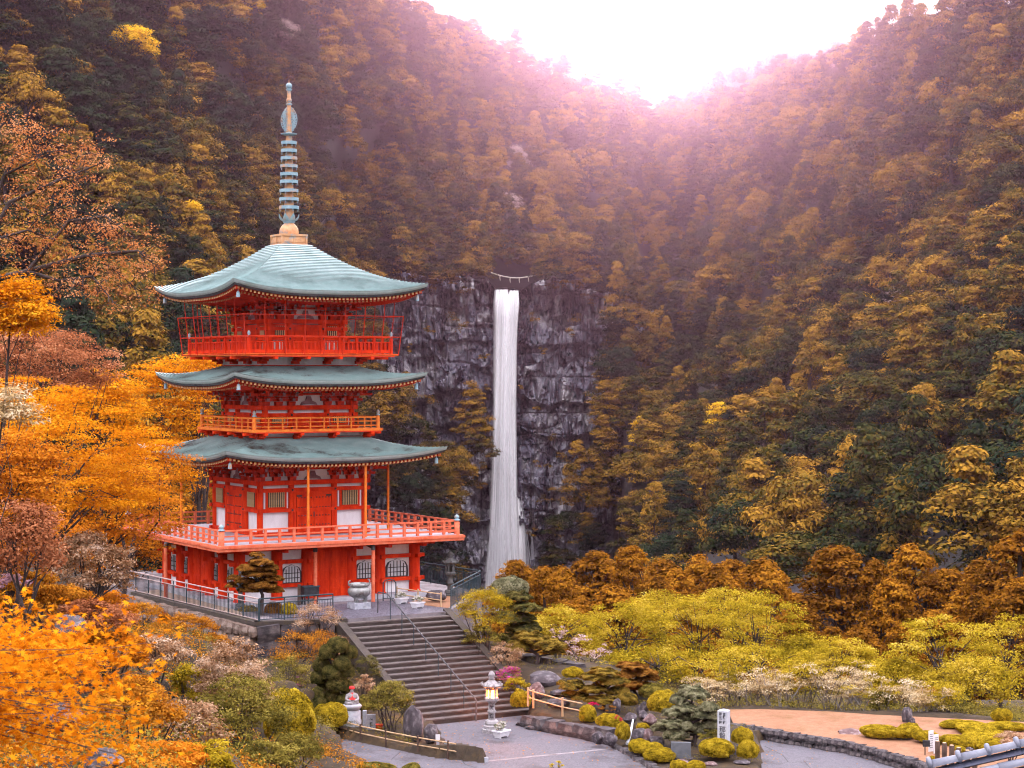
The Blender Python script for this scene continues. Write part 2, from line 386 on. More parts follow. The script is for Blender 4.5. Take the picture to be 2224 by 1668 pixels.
for keys, d, mt in (
    ([(629, 1074, 1104, 4), (634, 1073, 1104, 3), (648, 1071, 1106, 2), (700, 1072, 1110, 0), (900, 1069, 1114, -2), (1080, 1062, 1118, -4), (1180, 1056, 1124, -6), (1330, 1044, 1132, -9)], 799, W1),
    ([(631, 1106, 1127, 4), (636, 1105, 1128, 3), (655, 1098, 1129, 2), (720, 1094, 1124, 0), (900, 1090, 1122, -2), (1100, 1086, 1126, -4), (1330, 1080, 1134, -9)], 798, W1),
    ([(640, 1074, 1126, 4), (660, 1068, 1130, 0), (900, 1067, 1122, -3), (1060, 1061, 1126, -5), (1180, 1052, 1134, -8), (1330, 1034, 1150, -11)], 796, W2),
    ([(636, 1066, 1134, 3), (900, 1060, 1130, -4), (1100, 1052, 1136, -7), (1330, 1026, 1160, -13)], 793, W3),
    ([(1080, 1118, 1132, 0), (1130, 1116, 1142, -2), (1190, 1112, 1146, -4), (1330, 1100, 1152, -6)], 797, W2),
    ([(1040, 1120, 1128, 0), (1100, 1124, 1140, -2), (1150, 1126, 1150, -3), (1230, 1130, 1162, -4), (1330, 1128, 1170, -6)], 798, W3),
    ([(1150, 1138, 1158, 0), (1170, 1152, 1160, -1), (1240, 1150, 1166, -3)], 797, W3),
    ([(1150, 1044, 1120, -4), (1230, 1034, 1140, -8), (1330, 1020, 1165, -12)], 791, W3)):
    o = curtain(lerp_rows(keys), d, mt, fall); o.matrix_parent_inverse = fi
# the straw rope over the lip, with its paper streamers
M_rope = mat('straw rope', (.55, .5, .42), (.7, .66, .58), 2)
rp = at(1118, 600, 797); rope = empty('straw_rope', rp, 0, 'thin straw rope with streamers stretched over the top of the waterfall', 'rope')
mb = MB(); mb.tube([at(1066+100*s, 592+9*math.sin(math.pi*s)+5*s, 797)-rp for s in np.linspace(0, 1, 12)], .22, 6); obj('rope', mb, M_rope, rope)
for s in (.2, .42, .62, .82):
    q = at(1066+100*s, 592+9*math.sin(math.pi*s)+5*s, 797)-rp; mb = MB(); mb.tube([q, q-Vector((.1, 0, 1)), q-Vector((-.1, 0, 2.1))], [.25, .18, .1], 5); obj('streamer', mb, M_rope, rope)

# farther ridges in the gap, wooded
M_far = leafmat('far wood', [(.05, .06, .03), (.08, .07, .035), (.12, .08, .04)], .2, .02)
def far_hill(name, us_, vs_, D, seed):
    r_ = np.random.default_rng(seed); U = np.linspace(us_[0], us_[-1], 90); V = np.interp(U, us_, vs_); P = []
    for k, (dv, dd) in enumerate(((230, -420), (120, -240), (60, -120), (25, -50), (0, 0), (30, 120), (200, 420))):
        Dk = D+dd+15*fnoise(U/30, k+np.zeros_like(U)); P.append(np.stack([(U-W/2)/F*D*1.0, Dk, EYE-(V+dv-VH)/F*D], -1))
    P = np.array(P); obj(name, grid_mesh(name, P), M_soil, kind='structure')
    m = 2600; i = r_.random(m)*3.999; j = r_.random(m)*88.99; i0 = i.astype(int); j0 = j.astype(int); fi_ = (i-i0)[:, None]; fj = (j-j0)[:, None]
    B = (P[i0, j0]*(1-fi_)+P[i0+1, j0]*fi_)*(1-fj)+(P[i0, j0+1]*(1-fi_)+P[i0+1, j0+1]*fi_)*fj
    h = r_.uniform(9, 17, m); Q = []; R = []
    for a in range(9):
        fr = a/8; ang = r_.random(m)*6.28; rad = 3.4*(1-fr)+.3
        C = B+np.stack([np.cos(ang)*rad, np.sin(ang)*rad, h*(.25+.78*fr)], -1)
        N = unit(np.stack([np.cos(ang), np.sin(ang), .6+0*ang], -1)+.4*r_.normal(size=(m, 3))); Q.append(leaf_quads(r_, C, N, 5.2*(1-.6*fr), .8)); R.append(r_.random(m))
    obj('forest', quad_mesh('forest', np.concatenate(Q), np.concatenate(R)), M_far, label='small conifers packed over a distant ridge in the gap', category=None, kind='stuff') if False else tag(obj('forest', quad_mesh('forest', np.concatenate(Q), np.concatenate(R)), M_far), 'small hazy conifers packed over the far ridge beyond the gap', 'forest', None, 'stuff')
far_hill('hill', [1380, 1440, 1490, 1550, 1600, 1650, 1720, 1800], [300, 250, 205, 172, 150, 140, 160, 260], 1750, 3)
far_hill('mountain', [1600, 1660, 1705, 1740, 1790, 1825, 1870, 1950], [260, 190, 152, 122, 110, 112, 150, 260], 2300, 4)

# forest trees: a few shapes of crown, many trees
FOREST = [(.011, .022, .016), (.028, .038, .015), (.08, .068, .016), (.2, .115, .016), (.36, .19, .024)]
M_f = leafmat('forest leaves', FOREST, .1, .22, 1.0)
M_fy = leafmat('golden forest leaves', [(.6, .3, .01), (.86, .52, .018), (.92, .64, .04)], .3, .25)
M_fp = leafmat('pale forest leaves', [(.2, .14, .13), (.42, .32, .29), (.56, .46, .42)], .3, .3)
M_fg = leafmat('dark green forest leaves', [(.012, .024, .018), (.024, .04, .022), (.05, .06, .022)], .1, .25, .4)
M_bark = mat('bark', (.03, .022, .02), (.08, .06, .055), 3, .95, .4, stretch=(1, 1, .2))
M_pbark = mat('pale bark', (.3, .27, .27), (.45, .42, .42), 3, .9)
crowns = {}; trunks = {}
def forest_shape(kind, seed):
    r_ = np.random.default_rng(seed); h = dict(conifer=17, broadleaf=12, pine=14)[kind]
    if kind == 'conifer':
        m = 50; z = r_.random(m)**.85; a = r_.random(m)*6.28; rad = 4.6*(1-z)**.7*(.55+.5*r_.random(m))+.15
        cen = np.stack([np.cos(a)*rad, np.sin(a)*rad, 3+z*14.2], -1); cr = (1.8-.9*z+.5*r_.random(m))[:, None]*np.array([1, 1, .72])
    elif kind == 'broadleaf':
        m = 46; cen = shell_clumps(r_, m, (5.4, 5.4, 4.6), (0, 0, 7.6), -.35, .55); m = len(cen); cr = r_.uniform(1.2, 2.3, (m, 1))*np.array([1, 1, .66])
    else:
        cen = []
        for z in np.linspace(4.5, 13, 7):
            for _ in range(8):
                a = r_.random()*6.28; q = (5.6-(z-4.5)*.42)*r_.uniform(.25, 1); cen.append((math.cos(a)*q, math.sin(a)*q, z+r_.normal()*.9))
        cen = np.array(cen); m = len(cen); cr = r_.uniform(1.2, 2., (m, 1))*np.array([1, 1, .52])
    Q, R = clump_leaves(r_, cen, cr, 105, .55, .3, .35, .06)
    mb = MB(); limbs(mb, r_, (0, 0, 0), (0, 0, h*.8), cen[:: max(1, m//7)], .34, 4)
    return quad_mesh('crown', Q, R), mb.mesh('trunk')
KINDS = [('conifer', 3), ('broadleaf', 4), ('pine', 3)]; shapes = []
for kd, k in KINDS:
    for s in range(k): cm, tm = forest_shape(kd, 100+len(shapes)); tm.materials.append(M_bark); cm.materials.append(M_f); shapes.append((kd, cm, tm))
# where they stand: spaced over the slopes, closer in the rows so that crowns overlap
pts = []; v = 1335.
while v > -140:
    u = -160.
    while u < 2400:
        vr = float(np.interp(u, RIDGE_U, RIDGE_V)); p0 = hill_point(u, v); D = float(p0[1]); step = 8.0*F/D
        uu = u+step*rng.uniform(-.45, .45); vv = v+step*.45*rng.uniform(-.6, .6); vv = max(vv, float(np.interp(uu, RIDGE_U, RIDGE_V))+2)
        if v > vr-6 and not inpoly(uu, vv+8*F/D*0, CLIFF):
            pp = hill_point(uu, vv); pts.append((uu, vv, *pp, rng.random(), rng.random()))
        u += step
    v -= 7.4*F/float(np.median([hill_point(x, v)[1] for x in (100, 500, 1700, 2100)]))*.52
# trees at the cliff's lower left, and along its lip
for (u, v, D) in [(850, 900, 760), (880, 940, 755), (840, 960, 750), (900, 980, 748), (935, 1000, 745), (965, 1030, 742), (870, 1020, 740), (920, 1060, 738), (985, 1090, 738), (950, 1120, 735), (900, 1120, 730), (985, 1150, 735), (960, 1190, 730), (1000, 1060, 742), (1255, 1120, 745), (1275, 1180, 740), (1235, 1190, 745), (1300, 1100, 735), (1290, 1240, 735), (1215, 1240, 742), (1310, 1010, 740), (1315, 930, 745), (1330, 860, 750), (940, 1080, 738), (880, 1090, 734), (1190, 1265, 745), (970, 1240, 728), (930, 1230, 726), (1000, 1290, 726), (1025, 960, 772), (1035, 1010, 768)]:
    q = at(u, v, D); pts.append((u, v+20, q.x, q.y, q.z-3, rng.random(), rng.random()))
for u in np.arange(775, 1345, 17.):
    if 1062 < u < 1172: continue
    tv = float(np.interp(u, [700, 900, 1060, 1165, 1240, 1335, 1420], [600, 592, 606, 612, 596, 640, 650]))+rng.uniform(-4, 34); q = at(u, tv, 788); pts.append((u, tv, q.x, q.y, q.z-3, rng.random(), rng.random()))
for v in np.arange(650, 1130, 26.):
    for u, D in ((1362-(v-650)*.13+rng.uniform(-16, 24), 775), (786+max(0, v-840)*.35+rng.uniform(-14, 14), 770)):
        q = at(u, v, D); pts.append((u, v, q.x, q.y, q.z-4, rng.random(), rng.random()))
pts = np.array(pts); sz = rng.uniform(1.0, 1.8, len(pts)); kr = rng.random(len(pts)); kid = np.zeros(len(pts), int)
zone = fnoise(pts[:, 0]/210, pts[:, 1]/170+3)
top_t = (pts[:, 1]-np.interp(pts[:, 0], RIDGE_U, RIDGE_V)); crest = top_t < 45
kid = np.where(kr < .36+.25*zone, rng.integers(0, 3, len(pts)), np.where(kr < .74+.15*zone, rng.integers(3, 7, len(pts)), rng.integers(7, 10, len(pts))))
kid = np.where(crest, rng.integers(3, 7, len(pts)), kid); sz = np.where(crest, sz*.62, sz)
# remarkable trees: pixel of the crown, shape, size, leaves, label
SPECIAL = [
 ((285, 85), 4, 1.0, M_fy, 'bright golden tree high on the left hillside above dark forest'),
 ((545, 15), 5, .7, M_fy, 'small orange-yellow tree near the upper edge of the left slope'),
 ((420, 480), 7, .62, M_fy, 'yellow layered tree on the dark slope between cherry boughs and spire'),
 ((150, 70), 3, .8, M_fp, 'mauve-grey tree high on the left slope'),
 ((610, 70), 4, .9, M_fp, 'pale pinkish tree on the slope above the spire'),
 ((1120, 350), 4, 1.1, M_fp, 'pale blossoming tree in the middle of the central slope'),
 ((1080, 445), 5, 1.5, M_fp, 'broad pale crown on the slope over the waterfall'),
 ((1150, 545), 6, .8, M_fp, 'small pale tree just above the lip of the falls'),
 ((1680, 575), 3, .75, M_fy, 'flat bright yellow tree in the middle of the right hillside'),
 ((1695, 680), 7, .6, M_fy, 'dim yellow layered tree below the flat bright one'),
 ((1880, 685), 4, .85, M_fy, 'round yellow tree on the upper right hillside'),
 ((1640, 850), 9, .95, M_fy, 'tall yellow tree, upper of the golden cluster on the right slope'),
 ((1570, 930), 8, 1.15, M_fy, 'largest golden layered tree on the lower right slope'),
 ((1395, 930), 7, .75, M_fy, 'golden tree at the edge of the forest beside the cliff'),
 ((1915, 930), 6, .5, M_fy, 'tiny vivid yellow tree on the right slope'),
 ((1535, 1095), 9, .7, M_fy, 'yellow tree low on the right slope above the cedars'),
 ((1680, 970), 5, .9, M_fp, 'pinkish pale crown right of the largest golden tree'),
 ((1820, 960), 3, 1.0, M_fp, 'grey-mauve broad crown in the middle of the right slope'),
 ((1670, 1105), 4, .6, M_fp, 'small whitish-pink tree low on the right slope'),
 ((1960, 660), 6, .9, M_fp, 'dull pink crown high on the right slope'),
]
def forest_tree(i, q, s, rz, mt, label, group):
    kd, cm, tm = shapes[i]; nm = dict(conifer='cedar_tree', broadleaf='broadleaf_tree', pine='pine_tree')[kd]
    e = empty(nm, q, rz, label, 'tree', group); w_ = .82+.3*random.Random(round(q[0]*10)).random(); e.scale = (s*w_, s*w_, s*(1.75-w_*.78))
    c = obj('crown', cm, None, e)
    if mt is not M_f: c.material_slots[0].link = 'OBJECT'; c.material_slots[0].material = mt
    obj('trunk', tm, None, e); return e
def at_hill(u, v, h):                    # foot of a tree whose crown shows at this pixel
    p0 = hill_point(u, v); D = float(p0[1]); return Vector(hill_point(u, v+h*F/D)), D
for (u, v), i, s, mt, lab in SPECIAL:
    _, D = at_hill(u, v, 0); D -= (34 if mt is M_fy else 12); s *= 1.3; q = at(u, v+8.5*s*F/D, D); forest_tree(i, q, s, rng.random()*6, mt, lab, None)
for u, v, s, lab in ((1905, 95, 1.0, 'tall dark cedar standing alone on the right skyline'), (1965, 75, 1.15, 'broad dark cedar beside the lone cedar on the right skyline'), (2010, 75, .9, 'ragged cedar at the downhill end of the right skyline group'),
                     (2140, 30, 1.7, 'very large dark cedar in the upper right corner'), (2215, 60, 1.5, 'large dark cedar cut by the right edge of the picture'), (1648, 165, .8, 'small crooked tree on the skyline right of the gap')):
    D = float(np.interp(u, RIDGE_U, RIDGE_D))-12; q = at(u, v, D); forest_tree([0, 1, 2, 0, 1, 8][int(u) % 6], (q.x, D, q.z-9*s), s, rng.random()*6, M_f, lab, None)
px = pts[:, 6]*0+1
size_px = 10*sz*F/pts[:, 3]
vis = (pts[:, 0] > -30) & (pts[:, 0] < W+30) & (pts[:, 1] > -10)
hidden = ((pts[:, 0] < 420) & (pts[:, 1] > 760+.3*pts[:, 0])) | ((pts[:, 0] > 1300) & (pts[:, 1] > 1300)) | ((pts[:, 0] > 360) & (pts[:, 0] < 930) & (pts[:, 1] > 640))
order = np.argsort(-np.where(vis & ~hidden, size_px, 0)); pick = set(order[:270].tolist())
names3 = {'conifer': 'conical cedar', 'broadleaf': 'round-crowned tree', 'pine': 'flat-branched pine'}
rest = []
for i, (u, v, x, y, z, a, b) in enumerate(pts):
    if i in pick:
        kd = shapes[kid[i]][0]; green = (zone[i] > .3 and b < (.3 if u < 1000 else .1)) or (u < 700 and v < 420 and b < .5)
        side = 'left' if u < 900 else ('right' if u > 1330 else 'central')
        tv = top_t[i]/(VB-np.interp(u, RIDGE_U, RIDGE_V)); hgt = 'top' if tv < .18 else ('upper part' if tv < .42 else ('middle' if tv < .68 else 'foot'))
        near = ('far left hillside' if u < 260 else 'left hillside toward the spire') if side == 'left' else (('right hillside beside the cliff' if u < 1600 else ('right hillside' if u < 1920 else 'far right hillside')) if side == 'right' else 'slope over the waterfall')
        lab = f"{'large ' if sz[i] > 1.4 else ''}{'dark green' if green else 'orange-brown'} {names3[kd]}, {hgt} of the {near}"
        forest_tree(int(kid[i]), (x, y, z-1), sz[i], a*6.28, M_fg if green else M_f, lab, f"{'green' if green else 'orange-brown'} {kd} trees of the {side} hillside forest")
    else: rest.append(i)
rest = np.array(rest)
# all the other trees of the forest: one mass, instanced
pc = bpy.data.collections.new('forest_shapes')
for k, (kd, cm, tm) in enumerate(shapes):
    for vi, mt in enumerate((M_f, M_fg)):
        o = bpy.data.objects.new(f'tree_shape_{k:02d}_{vi}', cm); pc.objects.link(o)
        if vi: o.material_slots[0].link = 'OBJECT'; o.material_slots[0].material = mt
fm = bpy.data.meshes.new('forest'); fm.vertices.add(len(rest)); fm.vertices.foreach_set('co', (pts[rest, 2:5]-np.array([0, 0, 1.])).astype(np.float32).reshape(-1))
for nm, ty, arr in (('idx', 'INT', (kid[rest]*2+(((zone[rest] > .2) & (pts[rest, 6] < np.where(pts[rest, 0] < 1000, .3, .1))) | ((pts[rest, 0] < 700) & (pts[rest, 1] < 420) & (pts[rest, 6] < .5)))).astype(np.int32)), ('rz', 'FLOAT', (pts[rest, 5]*6.28).astype(np.float32)), ):
    a = fm.attributes.new(nm, ty, 'POINT'); a.data.foreach_set('value', arr)
wr = .82+.3*rng.random(len(rest)); a = fm.attributes.new('sc', 'FLOAT_VECTOR', 'POINT'); a.data.foreach_set('vector', (sz[rest][:, None]*np.stack([wr, wr, 1.75-wr*.78], -1)).astype(np.float32).reshape(-1))
fo = obj('forest', fm, None); tag(fo, 'dense orange-brown and green forest covering the slopes around the falls', 'forest', None, 'stuff')
ng = bpy.data.node_groups.new('forest', 'GeometryNodeTree')
ng.interface.new_socket('Geometry', in_out='INPUT', socket_type='NodeSocketGeometry'); ng.interface.new_socket('Geometry', in_out='OUTPUT', socket_type='NodeSocketGeometry')
gi, go = ng.nodes.new('NodeGroupInput'), ng.nodes.new('NodeGroupOutput'); ip = ng.nodes.new('GeometryNodeInstanceOnPoints'); ci = ng.nodes.new('GeometryNodeCollectionInfo')
ci.inputs['Collection'].default_value = pc; ci.inputs['Separate Children'].default_value = True; ci.inputs['Reset Children'].default_value = True
def na(nm, ty):
    q = ng.nodes.new('GeometryNodeInputNamedAttribute'); q.data_type = ty; q.inputs['Name'].default_value = nm; return q.outputs[0]
cx = ng.nodes.new('ShaderNodeCombineXYZ'); ng.links.new(na('rz', 'FLOAT'), cx.inputs['Z'])
ip.inputs['Pick Instance'].default_value = True
ng.links.new(gi.outputs[0], ip.inputs['Points']); ng.links.new(ci.outputs[0], ip.inputs['Instance']); ng.links.new(na('idx', 'INT'), ip.inputs['Instance Index'])
ng.links.new(cx.outputs[0], ip.inputs['Rotation']); ng.links.new(na('sc', 'FLOAT_VECTOR'), ip.inputs['Scale']); ng.links.new(ip.outputs[0], go.inputs[0])
fo.modifiers.new('forest', 'NODES').node_group = ng
# shrubs rooted in the ledges of the cliff
Q, R = [], []
sc_ = [(975, 695, 9), (1000, 705, 7), (1250, 690, 8), (1235, 720, 6), (1290, 650, 9), (1180, 760, 4), (1060, 840, 4), (1300, 780, 8), (1160, 690, 4), (1210, 990, 6), (1190, 950, 6), (1175, 1010, 6), (1165, 890, 5), (1230, 1020, 7), (1205, 1060, 8), (1180, 1090, 6), (1220, 1130, 8), (1160, 1160, 5), (1200, 1180, 7), (1045, 890, 5), (1050, 930, 5), (1030, 860, 5), (1055, 1020, 5), (1040, 1060, 6), (1050, 780, 4), (930, 720, 5), (890, 760, 4), (940, 870, 7), (900, 850, 8), (1020, 900, 8), (1130, 840, 3), (1010, 640, 7), (940, 625, 8), (870, 620, 9), (1200, 620, 7), (1270, 620, 9)]
for u, v, s in sc_:
    for _ in range(4):
        q = at(u+rng.normal()*s*1.2, v+rng.normal()*s, 790); c = np.array([[q.x, q.y, q.z]])
        a, b = clump_leaves(rng, c, np.array([[s*.24, s*.24, s*.17]])*rng.uniform(.7, 1.3), 55, .62, .4, .8); Q.append(a); R.append(b)
tag(obj('shrubbery', quad_mesh('shrubbery', np.concatenate(Q), np.concatenate(R)), M_f), 'small orange shrubs clinging to ledges of the cliff', 'shrubs', None, 'stuff')
# air
hz = bpy.data.materials.new('haze'); hz.use_nodes = True; hn = hz.node_tree.nodes; hn.remove(hn['Principled BSDF'])
vol = hn.new('ShaderNodeVolumePrincipled'); vol.inputs['Color'].default_value = (.97, .58, .78, 1); vol.inputs['Density'].default_value = .00014; vol.inputs['Anisotropy'].default_value = .92
hz.node_tree.links.new(vol.outputs[0], hn['Material Output'].inputs['Volume'])
mb = MB(); mb.box((0, 2300, 90), (7800, 6000, 445)); tag(obj('haze', mb, hz), 'pale pink haze filling the valley air', 'haze', None, 'stuff')

# ------------------------------------------------------------------ the pagoda
RZ = math.radians(30.92); PC = Vector((-10.32, 90.0, 0))
M_red = mat('vermilion paint', (.52, .022, .005), (.82, .06, .01), 1.6, .8, .08, 30, c3=(.5, .02, .005), s3=1.0, spec=.08, stretch=(1.6, 1.6, .35))
M_red2 = mat('weathered vermilion', (.52, .034, .014), (.66, .05, .018), 4, .8, .1, 25, c3=(.28, .03, .025), s3=2, spec=.08)
M_orange = mat('orange painted rail', (.72, .17, .025), (.8, .24, .04), 5, .8, .05, 30, c3=(.6, .1, .02), s3=3, spec=.08)
M_salmon = mat('faded vermilion rail', (.64, .14, .065), (.72, .2, .11), 5, .8, .1, 25, c3=(.58, .09, .035), s3=2, spec=.08)
M_white = mat('white plaster', (.88, .88, .89), (.74, .72, .72), 1.5, .8, .05, 20, stretch=(1.5, 1.5, .5))
M_cop = mat('green copper sheet', (.4, .53, .52), (.5, .62, .61), 2.2, .6, .06, 14, c3=(.33, .44, .43), s3=.8)
M_cop2 = mat('stained copper sheet', (.33, .45, .44), (.43, .54, .52), 2.2, .6, .06, 14, c3=(.1, .085, .075), s3=.55)
M_edge = mat('dark eave board', (.055, .06, .07), (.12, .12, .13), 3, .7)
M_tip = mat('gilded rafter end', (.62, .3, .08), (.75, .5, .25), 6, .5)
M_bronze = mat('verdigris bronze', (.16, .3, .36), (.3, .42, .46), 3, .5, .1, 20, c3=(.48, .25, .12), s3=1.6, metal=.1)
M_rust = mat('rusty gilt bronze', (.5, .24, .1), (.62, .36, .18), 3, .5, .1, 20, c3=(.22, .3, .32), s3=2.5, metal=.15)
M_black = mat('black iron', (.015, .015, .018), (.04, .04, .045), 6, .5)
M_lat = mat('window darkness', (.02, .016, .012), (.035, .03, .02), 3, .8)
M_gold = mat('ochre lattice bar', (.5, .34, .14), (.62, .48, .28), 5, .6)
M_floor = mat('grey deck boards', (.3, .28, .32), (.42, .4, .44), 2.5, .7, stretch=(1, 6, 1))
M_stone = mat('pale dressed stone', (.34, .34, .38), (.5, .5, .54), 3, .85, .3, 14, c3=(.2, .2, .22), s3=2)
M_glass = mat('window paper', (.5, .52, .55), (.62, .64, .66), 2, .35)
M_purple = mat('painted bracket ends', (.2, .1, .11), (.34, .2, .22), 4, .7)

pag = empty('pagoda', PC, RZ, 'red three-storied pagoda with green copper roofs and tall spire on a terrace', 'pagoda')
def part(name, mb, m, parent=pag, **kw): return obj(name, mb, m, parent, **kw)
SIDES = [Matrix.Rotation(math.pi/2*k, 4, 'Z') for k in range(4)]     # 0 = front, then right, back, left
def on_sides(name, mb, m, which=(0, 1, 2, 3), parent=pag):
    me = mb.mesh(name); me.materials.append(m); r = []
    for k in which:
        o = obj(name, me, None, parent); o.matrix_local = SIDES[k]; r.append(o)
    return r

def roof(r0, z0, r1, z1, lift, a, courses, rw, zw, m):
    """hipped, curved copper roof laid in courses, eave r1/z1, with edge boards, soffit and rafters; wall r=rw reaches zw"""
    nt = 29; T = np.linspace(-1, 1, nt)
    def rz(s, t): return z0-(z0-z1)*(a*s-(a-1)*s*s)+lift*s**2.6*np.abs(t)**3
    def rr(s): return r0+(r1-r0)*s
    mb = MB()
    for k in range(courses):
        s0, s1 = k/courses, (k+1)/courses
        A = [(rr(s0)*t, -rr(s0), rz(s0, t)) for t in T]; B = [(rr(s1)*t, -rr(s1)-.02, rz(s1, t)+.052) for t in T]; C = [(rr(s1)*t, -rr(s1)+.04, rz(s1, t)-.012) for t in T]
        mb.grid([A, B, C][::-1] if False else [C, B, A][::-1], False)
    top = part('roof', mb, m)
    # the other three sides are the same sheet turned
    me = top.data; V = np.array([v.co[:] for v in me.vertices]); Fs = [tuple(p.vertices) for p in me.polygons]; allv = []; allf = []
    for k in range(4):
        R = np.array(SIDES[k])[:3, :3]; n = len(allv)*len(V); allv.append(V@R.T); allf += [tuple(i+n for i in f) for f in Fs]
    me2 = bpy.data.meshes.new('roof'); me2.from_pydata(np.concatenate(allv).tolist(), [], allf); me2.materials.append(m); top.data = me2
    # eave edge: copper band over a dark board
    for nm, dz0, dz1, off, mm in (('eave_band', .02, -.12, -.01, M_cop), ('eave_board', -.12, -.23, -.07, M_edge)):
        mb = MB(); q = r1+off
        rows = [[(q*t, -q, z1+lift*abs(t)**3+dz0) for t in T], [(q*t*.995, -q+.05, z1+lift*abs(t)**3+dz1) for t in T], [(q*t*.95, -q+.4, z1+lift*abs(t)**3*.95+dz1+.01) for t in T]]
        mb.grid(rows[::-1]); on_sides(nm, mb, mm, parent=top)
    # soffit: boards from the eave back to the wall
    mb = MB(); rows = []
    for s in np.linspace(0, 1, 7):
        q = (r1-.12)*(1-s)+rw*s; zz = (z1-.24)*(1-s)+zw*s; rows.append([(q*t, -q, zz+lift*(1-s)**2*abs(t)**3) for t in T])
    mb.grid(rows); on_sides('soffit', mb, M_red2, parent=top)
    # two tiers of rafters with gilded ends
    for tier, (q1, q0, dz) in enumerate(((r1-.22, r1-1.1, -.30), (r1-.75, rw+.15, -.36))):
        mb = MB(); mt = MB(); n = int(2*q1/.19)
        for i in range(n):
            x = -q1+(i+.5)*2*q1/n; t = abs(x)/q1; zo = lift*t**3*(.97 if tier == 0 else .7)
            e = z1+dz+zo+(zw-z1)*(.0 if tier == 0 else .22); y0 = -min(q0, max(abs(x), rw+.05)) if tier else -max(q0, min(abs(x)+.02, q1-.1)); 
            if abs(y0) >= q1-.05: continue
            zi = e+(zw-z1)*(q1-abs(y0))/(r1-rw)*.8
            mb.tube([(x, -q1, e), (x, y0, zi)], .052, 4); mt.box((x, -q1-.012, e), (.095, .02, .095))
        for k in range(4):
            pass
        o = on_sides('rafters', mb, M_red2, parent=top); o2 = on_sides('rafter_ends', mt, M_tip, parent=top)
        for x in o+o2: x['kind'] = 'stuff'
    # wind bells under the corners, and the corner beam ends
    for k, (sx, sy) in enumerate(((-1, -1), (1, -1), (1, 1), (-1, 1))):
        q = r1-.38; zz = z1+lift*.8-.3
        mb = MB(); mb.lathe([(.015, 0), (.015, -.1), (.05, -.12), (.075, -.17), (.085, -.34), (.095, -.37)], 10, (sx*q, sy*q, zz)); part('wind_bell', mb, M_bronze, top)
        mb = MB(); mb.tube([(sx*(q+.14), sy*(q+.14), zz+.06), (sx*rw, sy*rw, zw-.1)], [.1, .1], 4); part('corner_beam', mb, M_red2, top)
    return top
R1 = roof(.72, 16.0, 4.76, 13.68, .45, 1.42, 34, 1.85, 13.55, M_cop)
R2 = roof(2.2, 10.45, 4.73, 9.72, .38, 1.35, 20, 2.2, 9.62, M_cop2)
R3 = roof(2.45, 7.25, 5.40, 6.34, .40, 1.35, 22, 2.6, 6.28, M_cop2)

# ---- spire
Z0 = 16.0; c0 = (0, 0, 0); zv = lambda v: EYE+(VH-v)/46.93
mb = MB(); mb.lathe([(.235, zv(478)), (.2, zv(400)), (.15, zv(300)), (.1, zv(240)), (.075, zv(192)), (.02, zv(180)), (.008, zv(172))], 12)
sp = part('spire', mb, M_rust)
mb = MB(); mb.box((0, 0, zv(522)), (1.2, 1.2, zv(513)-zv(531))); mb.box((0, 0, zv(512)), (1.32, 1.32, .09)); mb.box((0, 0, zv(532)), (1.3, 1.3, .09))
for k in range(4):
    R = SIDES[k]
    for x in (-.3, .3):
        p = R @ Vector((x, -.605, zv(522))); mb.box(p, (.5 if k % 2 == 0 else .03, .03 if k % 2 == 0 else .5, .24))
    for x in (-.6, 0, .6):
        p = R @ Vector((x, -.61, zv(522))); mb.box(p, (.07, .07, .36))
part('base_box', mb, M_rust, sp)
mb = MB(); mb.lathe([(.44, zv(511)), (.46, zv(505)), (.43, zv(497)), (.33, zv(490)), (.24, zv(486)), (.2, zv(484))], 16); part('dome', mb, M_rust, sp)
mb = MB(); mb.lathe([(.2, zv(486)), (.3, zv(482)), (.24, zv(478)), (.2, zv(474))], 14)
for k in range(8):
    a = k*math.pi/4; d = Vector((math.cos(a), math.sin(a), 0)); n = Vector((-d.y, d.x, 0))
    pr = [(.2, 0, .13), (.36, .08, .16), (.46, .22, .1), (.5, .36, .02)]
    L = [d*r+Vector((0, 0, zv(482)+h))+n*w for r, h, w in pr]; Rr = [d*r+Vector((0, 0, zv(482)+h))-n*w for r, h, w in pr]; mb.grid([L, Rr])
part('lotus_petals', mb, M_bronze, sp)
for k, v in enumerate((310.5, 327.5, 344, 361, 378.5, 395, 414.5, 433, 451)):
    r = .335+.013*k; mb = MB(); z = zv(v); h = .075
    mb.lathe([(r, z-h), (r+.02, z-h), (r+.02, z+h), (r, z+h), (r-.06, z+h-.02), (r-.06, z-h+.02), (r, z-h)], 22, smooth=False)
    for a in range(4): mb.tube([(0, 0, z), (math.cos(a*math.pi/2+.4)*r, math.sin(a*math.pi/2+.4)*r, z)], .022, 4)
    for a in range(8): mb.tube([(math.cos(a*.785)*r, math.sin(a*.785)*r, z-h), (math.cos(a*.785)*r, math.sin(a*.785)*r, z-h-.1)], .018, 4)
    part('ring', mb, M_bronze, sp)
mb = MB(); mb.lathe([(.1, zv(296)), (.37, zv(292)), (.39, zv(290.5)), (.1, zv(288))], 18); part('disc', mb, M_bronze, sp)
mb = MB(); rg = random.Random(4)
